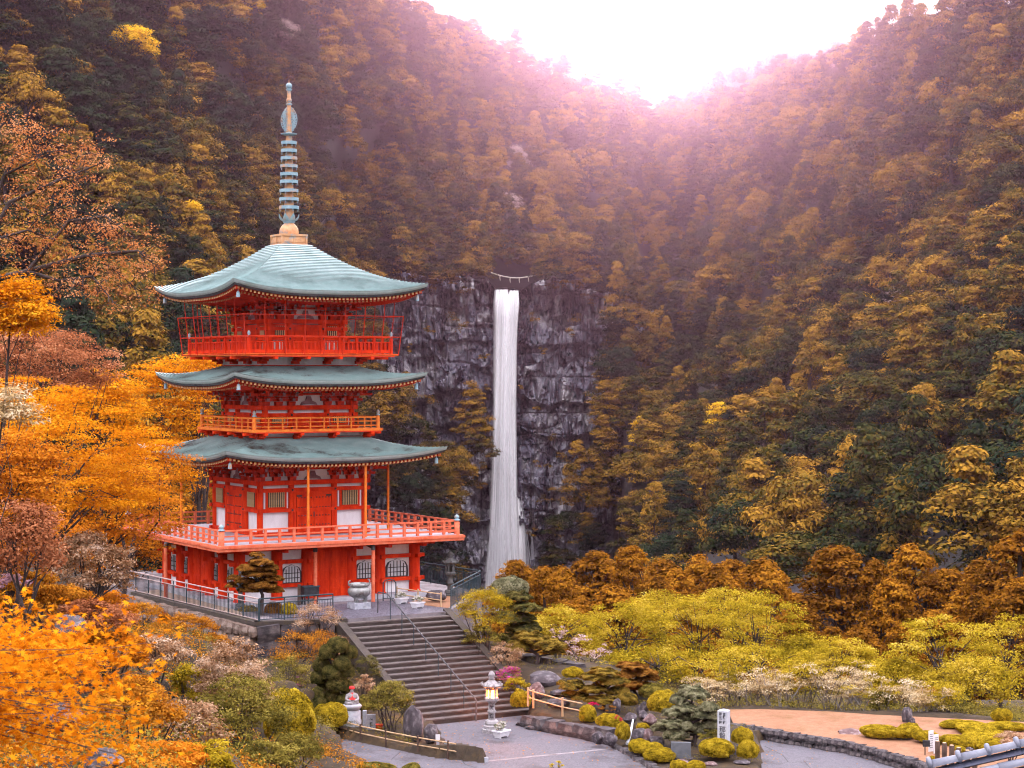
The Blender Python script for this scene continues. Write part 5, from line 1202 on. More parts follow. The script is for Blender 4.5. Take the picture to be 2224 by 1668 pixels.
# corner of a tiled roof below the viewpoint
M_tile = mat('silvery roof tile', (.13, .14, .185), (.22, .235, .285), 3, .5, .1, 20); M_tile2 = mat('darker blue-grey tile', (.05, .055, .085), (.09, .095, .13), 3, .5)  # pan tiles take a darker blue-grey than the cover tiles
p = at(2024, 1664, 26.0); sl_ = math.atan2(at(2224, 1618, 26).z-p.z, at(2224, 1618, 26).x-p.x)
tr = empty('tiled_roof', p, 0, 'corner of a grey tiled roof at the lower right edge of the picture', 'roof'); A = Matrix.Rotation(-sl_, 4, 'Y')
cm = MB(); V = []; n = 9
for x in (0, .395):
    for k in range(n): th = math.pi*k/(n-1); V.append((x, -math.cos(th)*(.085 if x == 0 else .075), math.sin(th)*(.085 if x == 0 else .075)))
cm.add(V, [(k, k+1, n+k+1, n+k) for k in range(n-1)]+[tuple(range(n-1, -1, -1))], True); cme = cm.mesh('cover_tile'); cme.materials.append(M_tile)
kb = MB(); kb.lathe([(.085, 0), (.09, .02), (.085, .05), (.04, .06)], 12); kbe = kb.mesh('round_end_tile'); kbe.materials.append(M_tile)
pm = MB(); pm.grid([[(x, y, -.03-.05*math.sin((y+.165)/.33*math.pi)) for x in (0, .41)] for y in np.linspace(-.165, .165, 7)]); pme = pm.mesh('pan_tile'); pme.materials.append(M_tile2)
for r in range(7):
    for i in range(9):
        for me_, dy in ((cme, 0), (pme, -.165)):
            o = obj('cover_tile' if me_ is cme else 'pan_tile', me_, None, tr); o.matrix_local = A @ Matrix.Translation((i*.4+.0, -r*.33+dy, -.0-r*.16))
    if r == 0:
        for i in range(9): o = obj('round_end_tile', kbe, None, tr); o.matrix_local = A @ Matrix.Translation((i*.4+.0, -.0, .045)) @ Matrix.Rotation(-math.pi/2, 4, 'Y')
mb = MB(); mb.box((1.8, -1.0, -.62), (3.8, 2.5, .1)); o = obj('roof_boards', mb, M_wood, tr); o.matrix_local = A @ Matrix.Rotation(.45, 4, 'X')
mb = MB(); mb.box((2.0, -.6, -3.0), (3.4, 1.8, 4.2)); obj('wall', mb, M_wood, tr)

# ------------------------------------------------------------------ garden plants
vr_ = np.random.default_rng(2024)
G = lambda *c: [tuple(x) for x in c]
L_gold = leafmat('golden clipped leaves', G((.045, .038, .006), (.25, .175, .012), (.47, .33, .02), (.6, .45, .045)), .25, 2.5)
L_olive = leafmat('olive leaves', G((.035, .035, .012), (.12, .1, .02), (.28, .22, .04), (.42, .34, .08)), .25, 1.8)
L_dark = leafmat('dark green pads', G((.02, .025, .012), (.06, .06, .018), (.13, .11, .03), (.2, .16, .05)), .2, 2)
L_grey = leafmat('grey-green pads', G((.04, .045, .03), (.12, .12, .06), (.23, .22, .12), (.34, .32, .2)), .2, 2)
L_pine = leafmat('rusty pine needles', G((.05, .02, .008), (.16, .065, .014), (.28, .12, .02), (.36, .19, .04)), .2, 2)
L_pine2 = leafmat('olive pine needles', G((.03, .03, .012), (.12, .085, .015), (.25, .16, .025), (.34, .24, .05)), .2, 2)
L_yel = leafmat('yellow-green tree leaves', G((.085, .068, .008), (.32, .235, .014), (.54, .39, .028), (.7, .54, .12)), .35, .9, .15)
L_maple = leafmat('golden maple leaves', G((.22, .055, .005), (.58, .19, .007), (.76, .32, .012), (.84, .46, .03)), .38, .7, .15)
L_maple2 = leafmat('orange maple leaves', G((.16, .05, .008), (.48, .15, .012), (.66, .25, .02), (.75, .36, .04)), .35, .6, .15)
L_cherry = leafmat('russet cherry leaves', G((.2, .06, .015), (.48, .17, .05), (.6, .27, .1), (.68, .4, .22)), .35, 1.2)
L_red = leafmat('dusty red leaves', G((.12, .04, .016), (.34, .12, .05), (.48, .2, .09), (.58, .32, .18)), .3, 1)
L_pale = leafmat('pale two-tone leaves', G((.07, .035, .015), (.26, .13, .06), (.5, .33, .2), (.68, .55, .44)), .25, 2.2)
L_blade = leafmat('pale tufted leaves', G((.22, .12, .05), (.46, .32, .14), (.66, .54, .34), (.8, .72, .58)), .3, 1.5)
L_orng = leafmat('orange shrub leaves', G((.1, .035, .006), (.34, .12, .012), (.52, .22, .02), (.64, .32, .04)), .3, 1.8)
L_mag = leafmat('magenta azalea blossom', G((.1, .09, .02), (.3, .22, .03), (.5, .03, .3), (.62, .06, .45)), .25, 7)
L_pinkb = leafmat('pale pink blossom', G((.3, .2, .12), (.6, .42, .4), (.75, .6, .62)), .3, 3)
L_cedar = leafmat('orange cedar foliage', G((.045, .022, .006), (.17, .07, .009), (.33, .135, .011), (.46, .22, .02)), .25, .35, .25)

def bush_mesh(seed, n=7000, leaf=.1, lump=.09, low=-.55):
    r_ = np.random.default_rng(seed); d = unit(r_.normal(size=(n*2, 3))); d = d[d[:, 2] > low][:n]; n = len(d)
    nz = fnoise(d[:, 0]*3+seed, d[:, 1]*3+d[:, 2]*2.3); rad = 1+lump*nz-.1*r_.random(n)**2
    C = d*rad[:, None]; N = unit(d+.5*r_.normal(size=(n, 3))+np.array([0, 0, .2])); Q = leaf_quads(r_, C, N, leaf, .6)
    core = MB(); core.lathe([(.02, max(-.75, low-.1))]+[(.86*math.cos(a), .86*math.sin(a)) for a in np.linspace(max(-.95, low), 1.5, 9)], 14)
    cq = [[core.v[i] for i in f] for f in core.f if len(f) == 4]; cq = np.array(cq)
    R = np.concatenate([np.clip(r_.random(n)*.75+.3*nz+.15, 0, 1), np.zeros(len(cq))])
    return quad_mesh('bush', np.concatenate([Q, cq]), R)
BUSH = [bush_mesh(s) for s in (1, 2, 3)]; BUSHF = [bush_mesh(s, 5200, .15, .3, -.12) for s in (11, 12, 13)]
def use(me, m):                          # a copy of the shape's object slot with its own leaves
    if not me.materials: me.materials.append(m)
def leafy(name, me, m, parent=None, **kw):
    use(me, m); o = obj(name, me, None, parent, **kw); o.material_slots[0].link = 'OBJECT'; o.material_slots[0].material = m; return o
_bi = 0
def ball(u, v, Y, w, h, label, m=L_gold, name='clipped_bush', cat='bush', group=None, d=None, rz=0, fine=True):
    """clipped bush centred on a pixel, w x h pixels"""
    global _bi; _bi += 1; q = at(u, v, Y); s = Y/F/2
    o = leafy(name, BUSH[_bi % 3], m, loc=q, rot=(0, 0, rz or _bi*1.3), scl=(w*s, (d*s if d else w*s*.92), h*s*1.05)); return tag(o, label, cat, group)
def shrub(u, v, Y, w, h, label, m, leaf=.07, n=34, k=90, name='shrub', cat='shrub', base=None, stems=9, cr=.3, flat=.7, seed=None, group=None, low=-.5, inner=.35, asp=.5, bm=M_bark):
    """loose shrub: clumps of leaves in a dome of w x h pixels about the pixel, on bent stems"""
    r_ = np.random.default_rng(seed or int(u*7+v)); q = at(u, v, Y); s = Y/F; rx, rzz = w*s/2, h*s/2
    bz = base if base is not None else gz1(q.x, q.y); bz = min(bz, q.z-rzz*.9); e = empty(name, (q.x, q.y, bz), 0, label, cat, group); c = np.array([0, 0, q.z-bz])
    cen = shell_clumps(r_, n, (rx*.86, rx*.8, rzz*.86), c, low, inner); cs = cr*min(rx, rzz)*r_.uniform(.75, 1.3, (len(cen), 1))*np.array([1.2, 1.2, flat])
    Q, R = clump_leaves(r_, cen, cs, k, leaf, .35, .75, .3, asp, .6); obj('foliage', quad_mesh('foliage', Q, R), m, e)
    mb = MB()
    for i in range(stems):
        t = cen[r_.integers(len(cen))]; b = r_.normal(size=2)*rx*.12; mid = (t*.5+np.array([b[0], b[1], 0])*.5)+r_.normal(size=3)*rx*.1
        mb.tube([(b[0], b[1], -.3), mid, t], [.022*rx+.008, .016*rx+.006, .005], 5, False)
    obj('stems', mb, bm, e); return e
def tree(name, label, base, cen0, R, n, cr, k, leaf, m, trunk=.18, flat=.45, seed=1, low=-.35, inner=.4, limbn=14, group=None, extra=None, asp=.55, top=None, bark=M_bark, cat='tree', lower=.25, droop=0.):
    """base/cen0 in place coordinates; the crown is an uneven ellipsoid of leaf sprays on limbs"""
    r_ = np.random.default_rng(seed); b = Vector(base); e = empty(name, b, 0, label, cat, group); c = np.array(Vector(cen0)-b)
    cen = shell_clumps(r_, n, R, c, low, inner)
    if extra is not None: cen = np.concatenate([cen, np.array([np.array(Vector(x)-b) for x in extra])])
    dz = np.hypot(cen[:, 0]-c[0], cen[:, 1]-c[1]); cen[:, 2] -= droop*dz
    cs = cr*r_.uniform(.65, 1.35, (len(cen), 1))*np.array([1.15, 1.15, flat])
    Q, Rr = clump_leaves(r_, cen, cs, k, leaf, .4, .7, lower, asp, .5); obj('crown', quad_mesh('crown', Q, Rr), m, e)
    mb = MB(); limbs(mb, r_, (0, 0, 0), tuple(top or (c*np.array([.85, .85, 1.0]))), [tuple(x) for x in cen[r_.permutation(len(cen))[:limbn]]], trunk, 6); obj('trunk', mb, bark, e); return e
def niwaki(name, label, bu, bv, Y, pads, m, lean=0, r=.09, cat='tree', depth=.35, me=BUSHF):
    """cloud-pruned tree: flat pads (u, v, w, h in pixels) on bent limbs"""
    r_ = np.random.default_rng(int(bu+bv)); b = at(bu, bv, Y); e = empty(name, b, 0, label, cat); s = Y/F; mb = MB()
    P = [(at(u, v, Y)+Vector((0, r_.uniform(-1, 1)*depth, 0))-b, w*s/2, h*s/2) for u, v, w, h in pads]; hi = max(P, key=lambda t: t[0].z)[0]
    m1 = Vector((hi.x*.2+.12, 0, hi.z*.35)); m2 = Vector((hi.x*.9-.1, 0, hi.z*.7)); mb.tube([Vector((0, 0, -.3)), Vector((0, 0, 0)), m1, m2, hi], [r*1.4, r*1.1, r*.8, r*.6, r*.3], 8)
    for k, (c, w, h) in enumerate(P):
        leafy('foliage_pad', me[k % len(me)], m, e, loc=c, rot=(0, 0, k*1.7), scl=(w, w*.85, h*1.45))
        f = max(.1, min(1, (c.z-h)/hi.z*.9)); s0 = m1.lerp(m2, f) if f > .3 else m1*f/.3; mb.tube([s0, s0.lerp(c, .5)+Vector((0, 0, -.04)), c-Vector((0, 0, h*.3))], [r*.5, r*.4, r*.2], 6, False)
    obj('trunk', mb, M_bark, e); return e

# ---- low undergrowth on the banks, uncountable
def undergrowth(name, label, n, x0, x1, y0, y1, m, seed, size, k=26, rad=.32):
    r_ = np.random.default_rng(seed); x = r_.uniform(x0, x1, n); y = r_.uniform(y0, y1, n)
    ok = (polydist(x, y, PLZ) > .25) & (polydist(x, y, TERR) > .3) & (polydist(x, y, STP) > .15) & (polydist(x, y, LWZ) > .3)
    x, y = x[ok], y[ok]; z = gz(x, y); cen = np.stack([x, y, z+.1], -1); cs = r_.uniform(.6, 1.4, (len(x), 1))*rad*np.array([1, 1, .75])
    Q, R = clump_leaves(r_, cen, cs, k, size, .5, .8, .05, .45, .5); tag(obj(name, quad_mesh(name, Q, R), m), label, 'undergrowth', None, 'stuff')
undergrowth('undergrowth', 'orange and brown low plants covering the left bank', 3800, -24, -4, 24, 64, L_orng, 61, .08, 34, .45)
undergrowth('undergrowth', 'olive low plants on the near bank below the viewpoint', 1500, -9, 2, 12, 50, L_olive, 64, .075, 70, .5)
undergrowth('undergrowth', 'golden brown low plants behind the maple boughs', 700, -12, -4, 12, 34, L_maple2, 65, .07, 70, .5)
undergrowth('undergrowth', 'dark low plants on the bank between terrace wall and path', 2600, -16, -3.5, 60, 82, L_olive, 62, .06, 22, .3)
undergrowth('undergrowth', 'low olive plants under the yellow trees and round the garden rocks', 3000, -1, 30, 66, 96, L_olive, 63, .06, 18, .26)
undergrowth('undergrowth', 'dark olive plants behind the bare-stemmed shrubs', 2600, 6, 34, 73, 90, L_olive, 66, .07, 34, .4)
# ---- right of the stairs and in the garden bed
shrub(1052, 1332, 80.5, 125, 118, 'rounded golden-leaved tree at the top right of the staircase', L_gold, .07, 60, 130, 'golden_tree', 'tree', base=-1.4, cr=.27, inner=.55)
shrub(1050, 1385, 79.8, 100, 60, 'dark green lower skirt of leaves under the golden tree', L_olive, .07, 30, 110, base=-2.0)
ball(1106, 1283, 87, 92, 62, 'grey-green clipped dome tree against the foot of the waterfall', L_grey, 'dome_tree', 'tree')
niwaki('tiered_tree', 'tiered blue-green tree with flat shelves behind the golden tree', 1122, 1420, 84, [(1125, 1300, 60, 22), (1140, 1322, 76, 22), (1118, 1345, 80, 24), (1140, 1368, 86, 26), (1122, 1392, 80, 26)], L_dark)
niwaki('garden_pine', 'spreading olive pine over the dark rock wall right of the stairs', 1165, 1440, 81, [(1150, 1392, 80, 26), (1185, 1405, 90, 26), (1130, 1408, 60, 22), (1205, 1418, 50, 16)], L_pine2)
shrub(1092, 1428, 79, 96, 70, 'dull brown-leaved shrub beside the right stair kerb', L_pale, .06, 34, 80, base=-2.1)
shrub(1108, 1470, 77.6, 58, 50, 'azalea covered in magenta blossom beside the stairs', L_mag, .06, 24, 110, 'azalea', base=-2.6)
shrub(1120, 1490, 76.6, 64, 46, 'golden azalea with a few pink flowers below the magenta one', L_gold, .06, 26, 110, 'azalea', base=-2.8)
ball(1131, 1521, 75, 46, 44, 'golden ball bush at the foot of the right stair kerb')
shrub(1275, 1412, 84, 112, 88, 'small tree with pale pink blossom behind the garden', L_pinkb, .08, 26, 34, 'blossom_tree', 'tree', cr=.2, inner=.6)
shrub(1212, 1378, 84.5, 40, 50, 'sprig of pale pink blossom above the pine', L_pinkb, .07, 12, 30, 'blossom_tree', 'tree', cr=.22)
ball(1245, 1462, 78.5, 50, 26, 'low golden mound behind the rocks')
niwaki('garden_pine', 'layered rusty pine with wide flat pads above the bamboo rail', 1305, 1560, 74.5, [(1310, 1462, 66, 18), (1285, 1472, 60, 16), (1330, 1482, 66, 17), (1250, 1490, 46, 16), (1290, 1498, 70, 17), (1232, 1492, 34, 14), (1340, 1505, 54, 16), (1310, 1520, 76, 18), (1260, 1515, 50, 15), (1240, 1510, 40, 14), (1220, 1487, 26, 12)], L_pine2)
niwaki('garden_pine', 'rust-coloured pine with flat tiers behind the layered one', 1378, 1545, 76.5, [(1370, 1447, 68, 15), (1388, 1462, 80, 17), (1360, 1466, 50, 14), (1410, 1476, 56, 16), (1370, 1484, 60, 15), (1400, 1494, 70, 16), (1355, 1500, 50, 15)], L_pine)
ball(1362, 1520, 73.4, 52, 34, 'rusty low bush at the foot of the layered pine', L_pine2)
ball(1415, 1502, 76, 56, 36, 'small olive-gold bush behind the big golden one', L_olive)
ball(1276, 1552, 72.2, 42, 42, 'golden ball bush at the end of the bamboo rail')
shrub(1290, 1530, 72.6, 24, 16, 'bright crimson azalea cushion above the ball bush', leafmat('crimson blossom', G((.4, .01, .06), (.6, .02, .1), (.7, .05, .15)), .25, 3), .05, 10, 70, 'azalea', 'azalea', base=-2.8)
ball(1322, 1567, 71, 56, 34, 'low golden azalea with red edge over the plaza wall')
shrub(1343, 1561, 70.8, 20, 16, 'red-flowering azalea tuft at the edge of the wall', leafmat('red azalea blossom', G((.3, .1, .02), (.6, .05, .08), (.7, .12, .12)), .25, 3), .05, 8, 60, 'azalea', 'azalea', base=-2.9)
shrub(1318, 1538, 72.2, 50, 16, 'low rusty shrub between the crimson and red azaleas', L_pine, .05, 16, 70, base=-2.9)
ball(1353, 1591, 69.4, 36, 46, 'tall golden ball bush beside the little cascade')
ball(1396, 1578, 70, 30, 16, 'small golden cushion beside the reddish rock')
ball(1441, 1527, 72.5, 70, 56, 'large smooth golden bush left of the layered topiary')
niwaki('layered_topiary', 'big grey-green topiary of stacked cushions beside the stele', 1505, 1625, 68.6, [(1506, 1516, 70, 34), (1474, 1528, 40, 24), (1538, 1534, 40, 20), (1490, 1542, 56, 22), (1462, 1552, 50, 22), (1530, 1552, 60, 24), (1500, 1562, 60, 22), (1455, 1574, 56, 22), (1545, 1574, 54, 24), (1485, 1580, 60, 22), (1520, 1590, 66, 24), (1440, 1586, 44, 24), (1465, 1598, 60, 26), (1555, 1592, 40, 20)], L_grey, depth=.5)
shrub(1545, 1598, 67.4, 62, 34, 'dark azalea mound with one magenta flower before the stele', L_olive, .05, 26, 90, 'azalea', base=-3.1)
ball(1390, 1622, 67.6, 78, 32, 'long golden clipped bush nearest the plaza kerb', d=50)
ball(1432, 1641, 66.4, 72, 34, 'long golden clipped bush in front of the first one', d=50)
ball(1420, 1626, 67.2, 60, 26, 'golden clipped bush between the two long ones', d=40)
ball(1556, 1626, 66.4, 78, 44, 'golden clipped bush at the foot of the stele')
ball(1624, 1630, 66.2, 50, 46, 'square-shouldered golden bush beside the road')
ball(1612, 1600, 67.6, 52, 40, 'dark golden bush behind the stele', L_gold)
ball(1474, 1664, 65.0, 40, 26, 'small golden bush at the lower edge left of the pair')
ball(1512, 1665, 64.8, 46, 26, 'small golden bush at the lower edge right of the pair')
shrub(1212, 1662, 62.5, 40, 24, 'wispy green sprig at the bottom edge of the plaza', L_yel, .06, 10, 18, 'weed', 'plant', base=-3.4, cr=.3)
# ---- flat golden bushes on the lawn, right
for u, v, w, h, Y, lab in ((1915, 1590, 96, 32, 69, 'left half of the long wavy golden bush on the lawn'), (1972, 1588, 84, 34, 69, 'right half of the long wavy golden bush on the lawn'), (2012, 1601, 74, 28, 68, 'golden flat bush right of the pale round rock'), (2071, 1573, 70, 20, 71, 'farthest flat golden bush beyond the wavy ones'), (2120, 1583, 150, 24, 70, 'wide flat golden bush in the middle of the right group'), (2185, 1578, 90, 22, 70.5, 'flat golden bush behind the pale-leaved shrub'),
                           (2135, 1598, 160, 20, 69, 'thin dark golden strip of bush in the right group'), (2080, 1612, 92, 30, 67.6, 'rounded flat golden bush above the log posts'), (2150, 1618, 86, 28, 67, 'golden flat bush right of the log posts'), (2085, 1628, 40, 16, 66, 'little golden tuft behind the log posts'), (2024, 1648, 16, 14, 65, 'tiny golden tuft at the foot of the first log post'), (2110, 1606, 60, 16, 68, 'small flat golden bush between larger ones')):
    ball(u, v, Y, w, h, lab, L_gold, 'flat_bush', 'bush', 'flat golden bushes on the lawn', d=w*.55)
ball(2176, 1555, 72.5, 46, 32, 'round golden bush on a leg at the right edge', L_gold, 'ball_tree', 'bush')
shrub(2195, 1612, 64.5, 80, 50, 'pale pinkish-leaved shrub at the right edge above the tiled roof', L_pale, .06, 30, 60, base=-2.9)
shrub(1915, 1525, 75, 56, 60, 'round dark olive bush behind the lawn corner', L_olive, .07, 34, 90)
shrub(2085, 1535, 76, 70, 56, 'dark olive bush at the foot of the right yellow tree', L_olive, .07, 34, 90)
shrub(2205, 1590, 74, 60, 40, 'olive bush behind the round golden bush', L_olive, .07, 24, 80)
# ---- bare-stemmed shrubs along the back of the lawn
bare = MB()
for i, (u, v, w, h, Y) in enumerate(((1545, 1505, 60, 105, 76.5), (1590, 1490, 86, 128, 77), (1640, 1505, 70, 100, 76.5), (1690, 1500, 84, 118, 76.5), (1745, 1492, 92, 132, 76.5), (1800, 1495, 96, 128, 76), (1855, 1510, 80, 112, 76), (1905, 1520, 74, 100, 75.5), (1950, 1522, 70, 100, 75.2), (2010, 1530, 80, 84, 74.5), (2045, 1528, 60, 80, 74.5))):
    r_ = np.random.default_rng(500+i); s = Y/F; q = at(u, v+h/2, Y); top = h*s; rx = w*s/2
    lab = 'bare-stemmed shrub with pale tufted leaves, ' + ['leftmost of the row behind the stele', 'second from the left behind the lawn', 'third from the left, shorter than its neighbours', 'fourth from the left behind the lawn', 'fifth from the left, among the tallest', 'sixth from the left, the palest crown', 'seventh from the left', 'just left of the standing stone', 'over the standing stone', 'with white twisted trunk right of the standing stone', 'rightmost of the row'][i]
    e = empty('bare_shrub', (q.x, q.y, q.z), 0, lab, 'shrub', 'bare-stemmed shrubs behind the lawn'); mb = MB(); tips = []
    for j in range(13):
        b = np.array([r_.uniform(-.35, .35)*rx, r_.uniform(-.3, .3), 0]); t = np.array([b[0]+r_.normal()*rx*.75, r_.normal()*.3, top*r_.uniform(.5, .95)]); mid = b*.65+t*.35+r_.normal(size=3)*[.16, .1, .12]
        mb.tube([b-np.array([0, 0, .2]), mid, t], [.028, .02, .008], 5, False); tips.append(t)
        for _ in range(3): t2 = t*.6+mid*.4+r_.normal(size=3)*[.22, .2, .12]+np.array([0, 0, .12]); mb.tube([mid*.6+t*.4, t2], [.012, .004], 4, False); tips.append(t2)
    obj('stems', mb, M_pbark if i in (3, 7, 9) else mat('grey-brown stem', (.1, .075, .07), (.22, .18, .17), 4) if i == 0 else (M_pbark if i % 3 == 0 else bpy.data.materials['grey-brown stem']), e)
    cen = np.array(tips); cen = cen[cen[:, 2] > top*.42]; Q, R = clump_leaves(r_, cen, np.full((len(cen), 3), .22)*[1.4, 1.2, .65], 60, .085, .5, .6, .1, .4, .5); obj('foliage', quad_mesh('foliage', Q, R), [L_blade, L_yel, L_blade][i % 3], e)
# ---- yellow trees behind the garden
for i, (u, v, w, h, Y, lab) in enumerate(((1225, 1365, 170, 90, 92, 'yellow tree nearest the staircase, behind the pine'), (1360, 1378, 210, 150, 88, 'yellow tree above the layered pines'), (1500, 1372, 230, 160, 90, 'broad yellow tree in the middle of the yellow row'), (1650, 1365, 210, 150, 92, 'yellow tree at the right end of the middle row'), (1590, 1330, 190, 100, 98, 'taller yellow tree behind the middle row'), (1440, 1325, 150, 70, 99, 'small yellow tree crown at the back of the middle row'),
                                      (1820, 1430, 170, 80, 90, 'low yellow tree in the dip before the dark cedars'), (1745, 1410, 100, 60, 92, 'small yellow tree left of the dip'), (2040, 1420, 230, 170, 84, 'large yellow tree on the right with a dark forked trunk'), (2190, 1430, 200, 190, 86, 'yellow tree cut by the right edge'), (2110, 1480, 200, 110, 82, 'lower yellow boughs below the large right tree'), (1420, 1450, 240, 80, 85, 'low yellow-green boughs above the garden bed'), (1650, 1440, 220, 70, 86, 'low yellow-green boughs above the bare shrubs'), (1950, 1470, 140, 70, 84, 'small yellow-green tree behind the bare shrubs'))):
    c = at(u, v, Y); s = Y/F; bz = gz1(c.x, c.y)
    tree('yellow_tree', lab, (c.x+.4*((i % 3)-1), c.y, bz), c, (w*s/2, w*s/2*.8, h*s/2), 76, .44, 105, .115, L_yel, .1, .6, 900+i, -.8, .5, 22, 'yellow trees behind the garden', asp=.5)
# ---- orange cedars beyond
r_ = np.random.default_rng(31); cedar = []
for s in range(3):
    m = 150; z = r_.random(m)**.85; a = r_.random(m)*6.28; rad = 4.0*(1-z)**.62*(.5+.55*r_.random(m))+.1
    cen = np.stack([np.cos(a)*rad, np.sin(a)*rad, 2.5+z*11.6], -1); cr_ = (.85-.4*z+.25*r_.random(m))[:, None]*np.array([1, 1, .7]); Q, R = clump_leaves(r_, cen, cr_, 95, .3, .45, .75, .3, .5, .4)
    mb = MB(); limbs(mb, r_, (0, 0, 0), (0, 0, 12.8), cen[::8], .26, 4); a_, b_ = quad_mesh('crown', Q, R), mb.mesh('trunk'); a_.materials.append(L_cedar); b_.materials.append(M_bark); cedar.append((a_, b_))
ORD = 'first second third fourth fifth sixth seventh eighth ninth tenth eleventh twelfth thirteenth fourteenth fifteenth sixteenth seventeenth eighteenth nineteenth twentieth'.split()
CEDARS = ((1150, 1215, 150, .8), (1215, 1230, 145, .85), (1290, 1215, 150, .95), (1370, 1225, 142, .85), (1440, 1190, 152, 1.05), (1525, 1200, 150, .95), (1590, 1235, 140, .9), (1655, 1262, 132, .85), (1720, 1290, 125, .8), (1815, 1180, 140, 1.15), (1900, 1240, 138, .95), (1985, 1225, 148, 1.0), (2060, 1205, 150, 1.1), (2130, 1215, 142, 1.0), (2215, 1175, 140, 1.2), (1180, 1270, 125, .75), (1260, 1275, 122, .75), (1340, 1270, 124, .8), (1470, 1255, 126, .8), (1560, 1270, 122, .7), (1800, 1330, 112, .8), (1870, 1360, 108, .75), (1740, 1340, 110, .7), (1940, 1300, 120, .85), (2030, 1295, 122, .85), (2120, 1290, 120, .8), (2200, 1290, 118, .9), (1120, 1250, 140, .7), (1690, 1220, 160, .9), (1240, 1300, 112, .6), (1960, 1370, 104, .6), (1430, 1290, 116, .65))
for i, (u, v, Y, s) in enumerate(CEDARS):
    q = at(u, v, Y); a_, b_ = cedar[i % 3]; row = 'back' if Y >= 132 else 'front'; k_ = sorted(c_[0] for c_ in CEDARS if (c_[2] >= 132) == (Y >= 132)).index(u); e = empty('cedar_tree', (q.x, q.y, q.z-14.2*s), i*1.1, f'orange-brown cedar, {ORD[k_]} from the left in the {row} row of the cedar belt', 'tree', f'orange cedars of the {row} row'); q_ = (.85, 1.0, 1.2, .95, 1.1)[i % 5]; e.scale = (s*1.1*q_, s*1.1*q_, s*(.92+.06*(i % 4))); obj('crown', a_, None, e); obj('trunk', b_, None, e)

# ---- terrace plants
niwaki('terrace_pine', 'rusty cloud-pruned pine on the terrace behind the railing', 566, 1338, 81, [(556, 1208, 34, 12), (566, 1222, 60, 16), (545, 1234, 50, 14), (588, 1236, 44, 14), (562, 1248, 80, 18), (510, 1258, 34, 12), (530, 1264, 44, 13), (588, 1260, 50, 16), (500, 1274, 30, 12), (565, 1274, 80, 18), (540, 1284, 60, 14), (585, 1286, 54, 14)], L_pine, depth=.4)
ball(628, 1326, 81.5, 38, 34, 'golden ball bush behind the front railing')
ball(596, 1330, 82, 50, 44, 'dark rusty bush under the terrace pine', L_pine)
ball(540, 1330, 82.5, 46, 30, 'dim rusty bush behind the railing left of the pine', L_pine2)
ball(1085, 1330, 84, 10, 8, 'small dark tuft in the shadow right of the golden tree', L_dark)
# ---- left of the stairs
shrub(690, 1345, 78.3, 120, 76, 'straw-coloured loose shrub in front of the terrace railing end', L_pale, .06, 44, 80, base=-1.0, inner=.5)
shrub(670, 1415, 77, 170, 110, 'orange-olive shrub on the bank left of the staircase', L_orng, .06, 70, 90, base=-2.2, inner=.5)
shrub(735, 1420, 76.5, 70, 80, 'orange-leaved shrub touching the left stair kerb', L_pale, .06, 30, 80, base=-2.2)
shrub(628, 1470, 74, 90, 100, 'dark shrub with a few magenta flowers on the bank', L_olive, .06, 44, 90, base=-2.6)
shrub(652, 1490, 73.4, 26, 50, 'sprig of magenta azalea flowers on the dark bank', leafmat('magenta bank flowers', G((.08, .07, .02), (.12, .1, .02), (.5, .02, .35)), .25, 6), .05, 12, 40, 'azalea', 'azalea', base=-2.6)
niwaki('cloud_pruned_tree', 'dark green cloud-pruned tree of round pads beside the stairs', 725, 1560, 73, [(735, 1402, 50, 30), (712, 1416, 46, 28), (757, 1420, 38, 28), (745, 1440, 48, 28), (700, 1446, 44, 28), (722, 1460, 50, 28), (756, 1456, 34, 26), (690, 1474, 36, 26), (735, 1484, 56, 30), (708, 1490, 44, 28), (755, 1494, 34, 26), (692, 1506, 34, 26), (722, 1514, 46, 28), (746, 1520, 36, 24), (690, 1528, 34, 24)], L_dark, depth=.45, me=BUSH)
ball(718, 1556, 71.3, 80, 58, 'golden-olive ball bush left of the statue', L_gold)
ball(690, 1530, 72.5, 44, 40, 'dark ball bush behind the golden-olive one', L_dark)
ball(790, 1530, 73, 34, 40, 'small golden-olive bush right of the statue', L_olive)
ball(738, 1528, 72.8, 30, 28, 'small dark ball bush behind the statue', L_dark)
shrub(848, 1525, 71.2, 106, 100, 'round leafy olive tree between the statue and the tall boulder', L_olive, .075, 70, 90, 'leafy_tree', 'tree', base=-3.1, inner=.5, cr=.25)
shrub(800, 1455, 75.5, 60, 90, 'dark undergrowth shrub against the stair side', L_dark, .06, 30, 80, base=-2.7)
shrub(790, 1490, 74.2, 46, 60, 'pale-leaved shrub low against the stair side', L_pale, .055, 22, 70, base=-2.8)
hm = BUSH[0]
for i, (u, v, w, Y) in enumerate(((745, 1668, 80, 65.4), (815, 1668, 90, 65.2), (890, 1672, 90, 64.8))): ball(u, v, Y, w, 26, 'low clipped green hedge at the bottom edge, ' + ['left stretch', 'middle stretch', 'right stretch'][i], L_olive, 'low_hedge', 'hedge', 'low hedge along the path', d=30)
